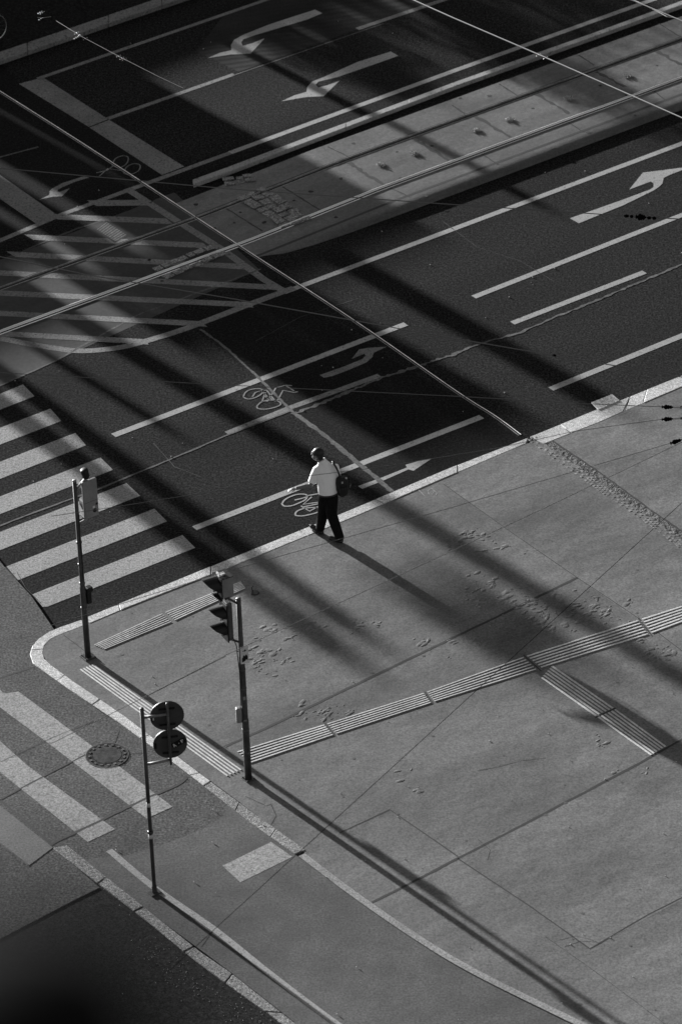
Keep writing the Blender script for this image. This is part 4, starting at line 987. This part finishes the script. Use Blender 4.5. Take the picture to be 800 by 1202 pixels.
    for a_, lift in ((ankR, 0), (ankL, 1)):
        bm = bmesh.new(); q = wf.copy() if not lift else (ax(150) * .93 + Z * .36).normalized(); up_ = Z if not lift else (Z * .93 - ax(150) * .36); base = a_ - Z * .055
        heel = base - q * .05
        tube_bm(bm, [heel - q * .01, heel + q * .05, heel + q * .14, heel + q * .22, heel + q * .255], [.034, .044, .044, .044, .028], 14)
        tube_bm(bm, [base + up_ * .0, base + up_ * .06], [.042, .040], 12)
        o = remesh(link('shoe', bm, SHOE, t), .008, 2)
    bm = bmesh.new(); loft(bm, [(Pp(-.003, 0, .885), r, f, .168, .134), (Pp(-.003, 0, .915), r, f, .171, .134)], 28); link('belt', bm, SHOE, t, True)
    # shoulder bag: a thing of its own
    bc = g0 + Vector((.235, -.02, 1.04)); bt = thing('shoulder_bag', 'black shoulder bag hanging at the right hip of the walking man', 'bag', tuple(bc))
    b1 = ax(20); b2 = ax(110)
    bm = bmesh.new(); loft(bm, [(bc + Z * z_, b1, b2, a_, b_) for z_, a_, b_ in ((-.22, .03, .03), (-.17, .075, .06), (-.05, .115, .095), (.08, .115, .09), (.15, .10, .07), (.17, .08, .05))], 20); bg_ = remesh(link('bag_body', bm, BAG, bt), .010, 3)
    bm = bmesh.new(); loft(bm, [(bc - b2 * .085 + Z * z_, b1, b2, a_, b_) for z_, a_, b_ in ((-.15, .05, .03), (-.12, .075, .04), (.0, .08, .04), (.02, .07, .03))], 16); remesh(link('front_pocket', bm, BAG, bt), .010, 3)
    bm = bmesh.new(); tube_bm(bm, [bc + Z * .14 + b1 * .09, bc + Z * .10 + b1 * .15, bc - Z * .02 + b1 * .17, bc - Z * .08 + b1 * .15], [.012, .014, .014, .012], 8); link('handle', bm, BAG, bt, True)
    bm = bmesh.new(); P_ = [bc + Z * .13 - b1 * .05 - b2 * .05, Pp(-.095, .19, 1.22), Pp(-.06, .15, 1.37), Pp(.06, .115, 1.45), Pp(.18, .15, 1.37), Pp(.20, .19, 1.15), bc + Z * .13 + b2 * .05]
    P2 = []
    for k in range(len(P_) - 1):
        for j in range(4): P2.append(P_[k].lerp(P_[k + 1], j / 4))
    P2.append(P_[-1])
    for it in range(2): P2 = [P2[0]] + [(P2[i - 1] + P2[i] * 2 + P2[i + 1]) / 4 for i in range(1, len(P2) - 1)] + [P2[-1]]
    tube_bm(bm, P2, .016, 8); link('strap', bm, BAG, bt, True)
    bm = bmesh.new(); box_bm(bm, bc + Z * .155 + b1 * .06 - b2 * .05, b1, b2, Z, .015, .008, .012); box_bm(bm, bc + Z * .12 - b1 * .03 - b2 * .10, b1, b2, Z, .012, .008, .015); link('buckle', bm, STEEL, bt)
person()

# ------------------------------------------------------------------ unseen objects added towards the low sun, shaped to cast the long shadows
SDIR = ax(SUN_AZ - 180)                 # direction shadows run
SN = Vector((-SDIR.y, SDIR.x, 0))
C0 = G(400, 601)
def UV(u, v): return C0 + SN * u + SDIR * v
TE = math.tan(R_(SUN_EL))
def hz(zs, D): return zs - (70 - D) * TE   # height needed at distance D from the 70 m chart
def block(name, label, cat, u0, u1, v0, v1, h, windows=True, group=None):  # unseen block added for shade, height set by its shadow edge
    t = thing(name, label, cat, tuple(UV((u0 + u1) / 2, (v0 + v1) / 2)), group)
    bm = bmesh.new(); c = UV((u0 + u1) / 2, (v0 + v1) / 2) + Z * h / 2; box_bm(bm, c, SN, SDIR, Z, (u1 - u0) / 2, (v1 - v0) / 2, h / 2); link('wall', bm, BRICK, t)
    bm = bmesh.new(); box_bm(bm, c + Z * (h / 2 + .06), SN, SDIR, Z, (u1 - u0) / 2 + .05, (v1 - v0) / 2 + .05, .058); bevel(link('roof', bm, ROOFM, t), .01, 1)
    if windows:
        n = max(1, int((u1 - u0) / 2.2))
        for i in range(n):
            uc = u0 + (u1 - u0) * (i + .5) / n; bm = bmesh.new(); box_bm(bm, UV(uc, v1 + .01) + Z * min(1.6, h * .5), SN, SDIR, Z, .7, .02, .8); link('window', bm, GLASSD, t)
    return t
exec_shadow = True
D = 35
def H(zs): return hz(zs, D)
block('shadow_block', 'long low unseen block added to shade the upper left roadway', 'shadow_block', -9, .6, -D - 5, -D, H(9.05) - .12)
block('shadow_block', 'narrow low unseen block added to step the shadow edge of the long one', 'shadow_block', .62, 1.4, -D - 5, -D, H(8.72) - .12, False)
block('shadow_block', 'low unseen block added between two others to shade the roadway', 'shadow_block', 4.65, 7.7, -D - 5, -D, H(9.3) - .12)
block('shadow_block', 'wide low unseen block added to shade the far lanes', 'market hall', 7.75, 30, -D - 6, -D, H(8.0) - .12)
t = thing('shadow_gate', 'unseen piers and lintel added to cast shade with two lit streaks', 'shadow_gate', tuple(UV(3, -D)))  # added out of view, openings shaped to let light streaks through
for u0, u1, z0, z1, nm in ((1.42, 1.95, 0, H(9.4), 'pier'), (2.2, 3.02, 0, H(8.84), 'pier'), (3.36, 4.6, 0, H(10.25), 'pier'), (1.96, 3.35, H(8.85), H(10.2), 'lintel')):
    bm = bmesh.new(); box_bm(bm, UV((u0 + u1) / 2, -D) + Z * (z0 + z1) / 2, SN, SDIR, Z, (u1 - u0) / 2, .3, (z1 - z0) / 2); link(nm, bm, BRICK, t)
def column(label, u, r, v, h, name='shadow_column', cat='column', lean=0.0):  # unseen shaft added to throw a shadow band
    t = thing(name, label, cat, tuple(UV(u, v)), 'unseen shafts added to cast shadow bands')
    a = UV(u, v); b = UV(u + lean, v) + Z * h
    tube('shaft', [a, a.lerp(b, .5), b], r, POLE_G, t, 16); tube('top_cap', [b, b + Z * .12], [r * 1.15, r * .6], POLE, t, 16)
column('thick leaning unseen shaft added to cast a broad shadow band', .5, .24, -D + 4, H(11.9) - .59, 'shadow_mast', 'shadow_mast', .3)
column('thick upright unseen shaft added to cast a shadow band over the right lanes', 5.75, .30, -D + 3, H(10.3) - .44, 'shadow_pipe', 'pipe')
column('slender unseen shaft added to cast a narrow shadow band over the track', 9.9, .13, -D + 6, H(9.3) - .88, 'shadow_thin_mast', 'shadow_mast')
column('slim unseen shaft added to cast a short shadow band', -.5, .12, -D + 4, H(9.6) - .59, 'shadow_mast', 'shadow_mast')
column('leaning unseen shaft added for the first slanting shadow band', -.9, .26, -D + 5, H(10.8) - .73, 'shadow_mast', 'shadow_mast', -1.9)
column('leaning unseen shaft added for the second slanting shadow band', -.2, .20, -D + 6, H(10.75) - .88, 'shadow_mast', 'shadow_mast', -2.0)
def tree(label, u, v, h, cr, n=1800, seed=1, zc=None, cz=None):  # unseen foliage added to throw a soft shadow
    cz = cz or cr
    rnd = random.Random(seed); base = UV(u, v); t = thing('shadow_tree', label, 'tree', tuple(base), 'unseen foliage added to cast soft shade')
    tube('trunk', [base, base + Z * h * .5, base + Z * h * .8], [.16, .12, .06], BARK, t, 10)
    bm = bmesh.new(); cl = [base + Z * (zc or h * .8) + Vector((rnd.gauss(0, cr * .45), rnd.gauss(0, cr * .45), rnd.gauss(0, cz * .35))) for _ in range(26)]
    for _ in range(n):
        c = rnd.choice(cl) + Vector((rnd.gauss(0, .3 * cr), rnd.gauss(0, .3 * cr), rnd.gauss(0, .25 * cz)))
        a = Vector((rnd.uniform(-1, 1), rnd.uniform(-1, 1), rnd.uniform(-1, 1))).normalized(); b = a.orthogonal().normalized(); k = rnd.uniform(.05, .1)
        bm.faces.new([bm.verts.new(c + a * k), bm.verts.new(c + b * k * .6), bm.verts.new(c - a * k), bm.verts.new(c - b * k * .6)])
    link('crown', bm, LEAF, t)
tree('unseen leaf crown added to cast a soft shadow on the track', 13.8, -D + 3, H(9.3), .75, 1500, 4, H(8.75) - .44)
def canopy(label, u0, u1, z0, z1, n, seed):  # unseen foliage added to break up the light on the far lanes
    rnd = random.Random(seed); base = UV((u0 + u1) / 2, -D - 2); t = thing('shadow_tree', label, 'tree', tuple(base), 'unseen foliage added to cast soft shade')
    h = H((z0 + z1) / 2) + .3; tube('trunk', [base, base + Z * h], [.14, .05], BARK, t, 10)
    bm = bmesh.new(); cl = [(rnd.uniform(u0, u1), rnd.uniform(z0, z1)) for _ in range(22)]
    for _ in range(n):
        a0, b0_ = rnd.choice(cl); c = UV(a0 + rnd.gauss(0, .28), -D - 2 + rnd.gauss(0, .8)) + Z * (H(b0_) + .3 + rnd.gauss(0, .12))
        a = Vector((rnd.uniform(-1, 1), rnd.uniform(-1, 1), rnd.uniform(-1, 1))).normalized(); b = a.orthogonal().normalized(); k = rnd.uniform(.04, .09)
        bm.faces.new([bm.verts.new(c + a * k), bm.verts.new(c + b * k * .6), bm.verts.new(c - a * k), bm.verts.new(c - b * k * .6)])
    link('crown', bm, LEAF, t)
canopy('broad unseen leaf crown added to dapple the near end of the far lanes', 10.6, 13.2, 7.9, 8.45, 1500, 8)
canopy('broad unseen leaf crown added to dapple the far end of the far lanes', 14.3, 18.5, 8.0, 8.8, 2300, 9)
tree('small unseen leaf crown added to cast the shadow blob on the pavement', -.45, -D - 6, H(10.95) + .9, .52, 2000, 5, H(11.0) + .88, .24)
# unseen tall houses added to keep the sky light off the far roadway
def house(label, x0, x1, y0, y1, h, seed):
    t = thing('sky_block_house', label, 'building', ((x0 + x1) / 2, (y0 + y1) / 2, 0), 'unseen houses added to block sky light')
    bm = bmesh.new(); box_bm(bm, Vector(((x0 + x1) / 2, (y0 + y1) / 2, h / 2)), Vector((1, 0, 0)), Vector((0, 1, 0)), Z, (x1 - x0) / 2, (y1 - y0) / 2, h / 2); link('wall', bm, BRICK, t)
    bm = bmesh.new(); box_bm(bm, Vector(((x0 + x1) / 2, (y0 + y1) / 2, h + .4)), Vector((1, 0, 0)), Vector((0, 1, 0)), Z, (x1 - x0) / 2 + .5, (y1 - y0) / 2 + .5, .39); link('roof', bm, ROOFM, t)
    for fl_ in range(int(h / 3.6)):
        bm = bmesh.new()
        for k in range(int((x1 - x0) / 3)):
            box_bm(bm, Vector((x0 + 1.5 + k * 3, y0 - .02, 2.2 + fl_ * 3.6)), Vector((1, 0, 0)), Vector((0, 1, 0)), Z, .6, .03, .9)
        link('window', bm, GLASSD, t)
house('long unseen house added at the far side to block sky light', 5, 90, 128, 145, 26, 1)
house('unseen house added on the right to block sky light', 45, 60, 60, 120, 24, 2)
# the tower the photograph is taken from, with the blurred parapet post at its edge
t = thing('stone_tower', 'stone viewing tower under the camera with a dark rounded parapet post', 'tower', (0, -5, 0))
bm = bmesh.new(); box_bm(bm, Vector((0, -6, 19.5)), Vector((1, 0, 0)), Vector((0, 1, 0)), Z, 5, 7.75, 19.5); link('wall', bm, STONE_DK, t)
pp = CO + (FW * F_PX + RT * (2 - CX) + UP * (CY - 1185)) / F_PX * 1.75
pc = Vector([float(v) for v in pp]); bm = bmesh.new()
tube_bm(bm, [Vector((pc.x, pc.y, 39.0)), Vector((pc.x, pc.y, pc.z - .05)), pc, pc + Z * .022, pc + Z * .038, pc + Z * .045], [.078, .078, .072, .058, .036, .006], 24); link('parapet_post', bm, STONE_DK, t, True)

for o in [o for o in bpy.data.objects if o.type == 'MESH' and o.parent and o.name.split('.')[0] in ('visor', 'stiffener', 'stud', 'clamp', 'antenna', 'buckle', 'bar', 'window')]: split(o)
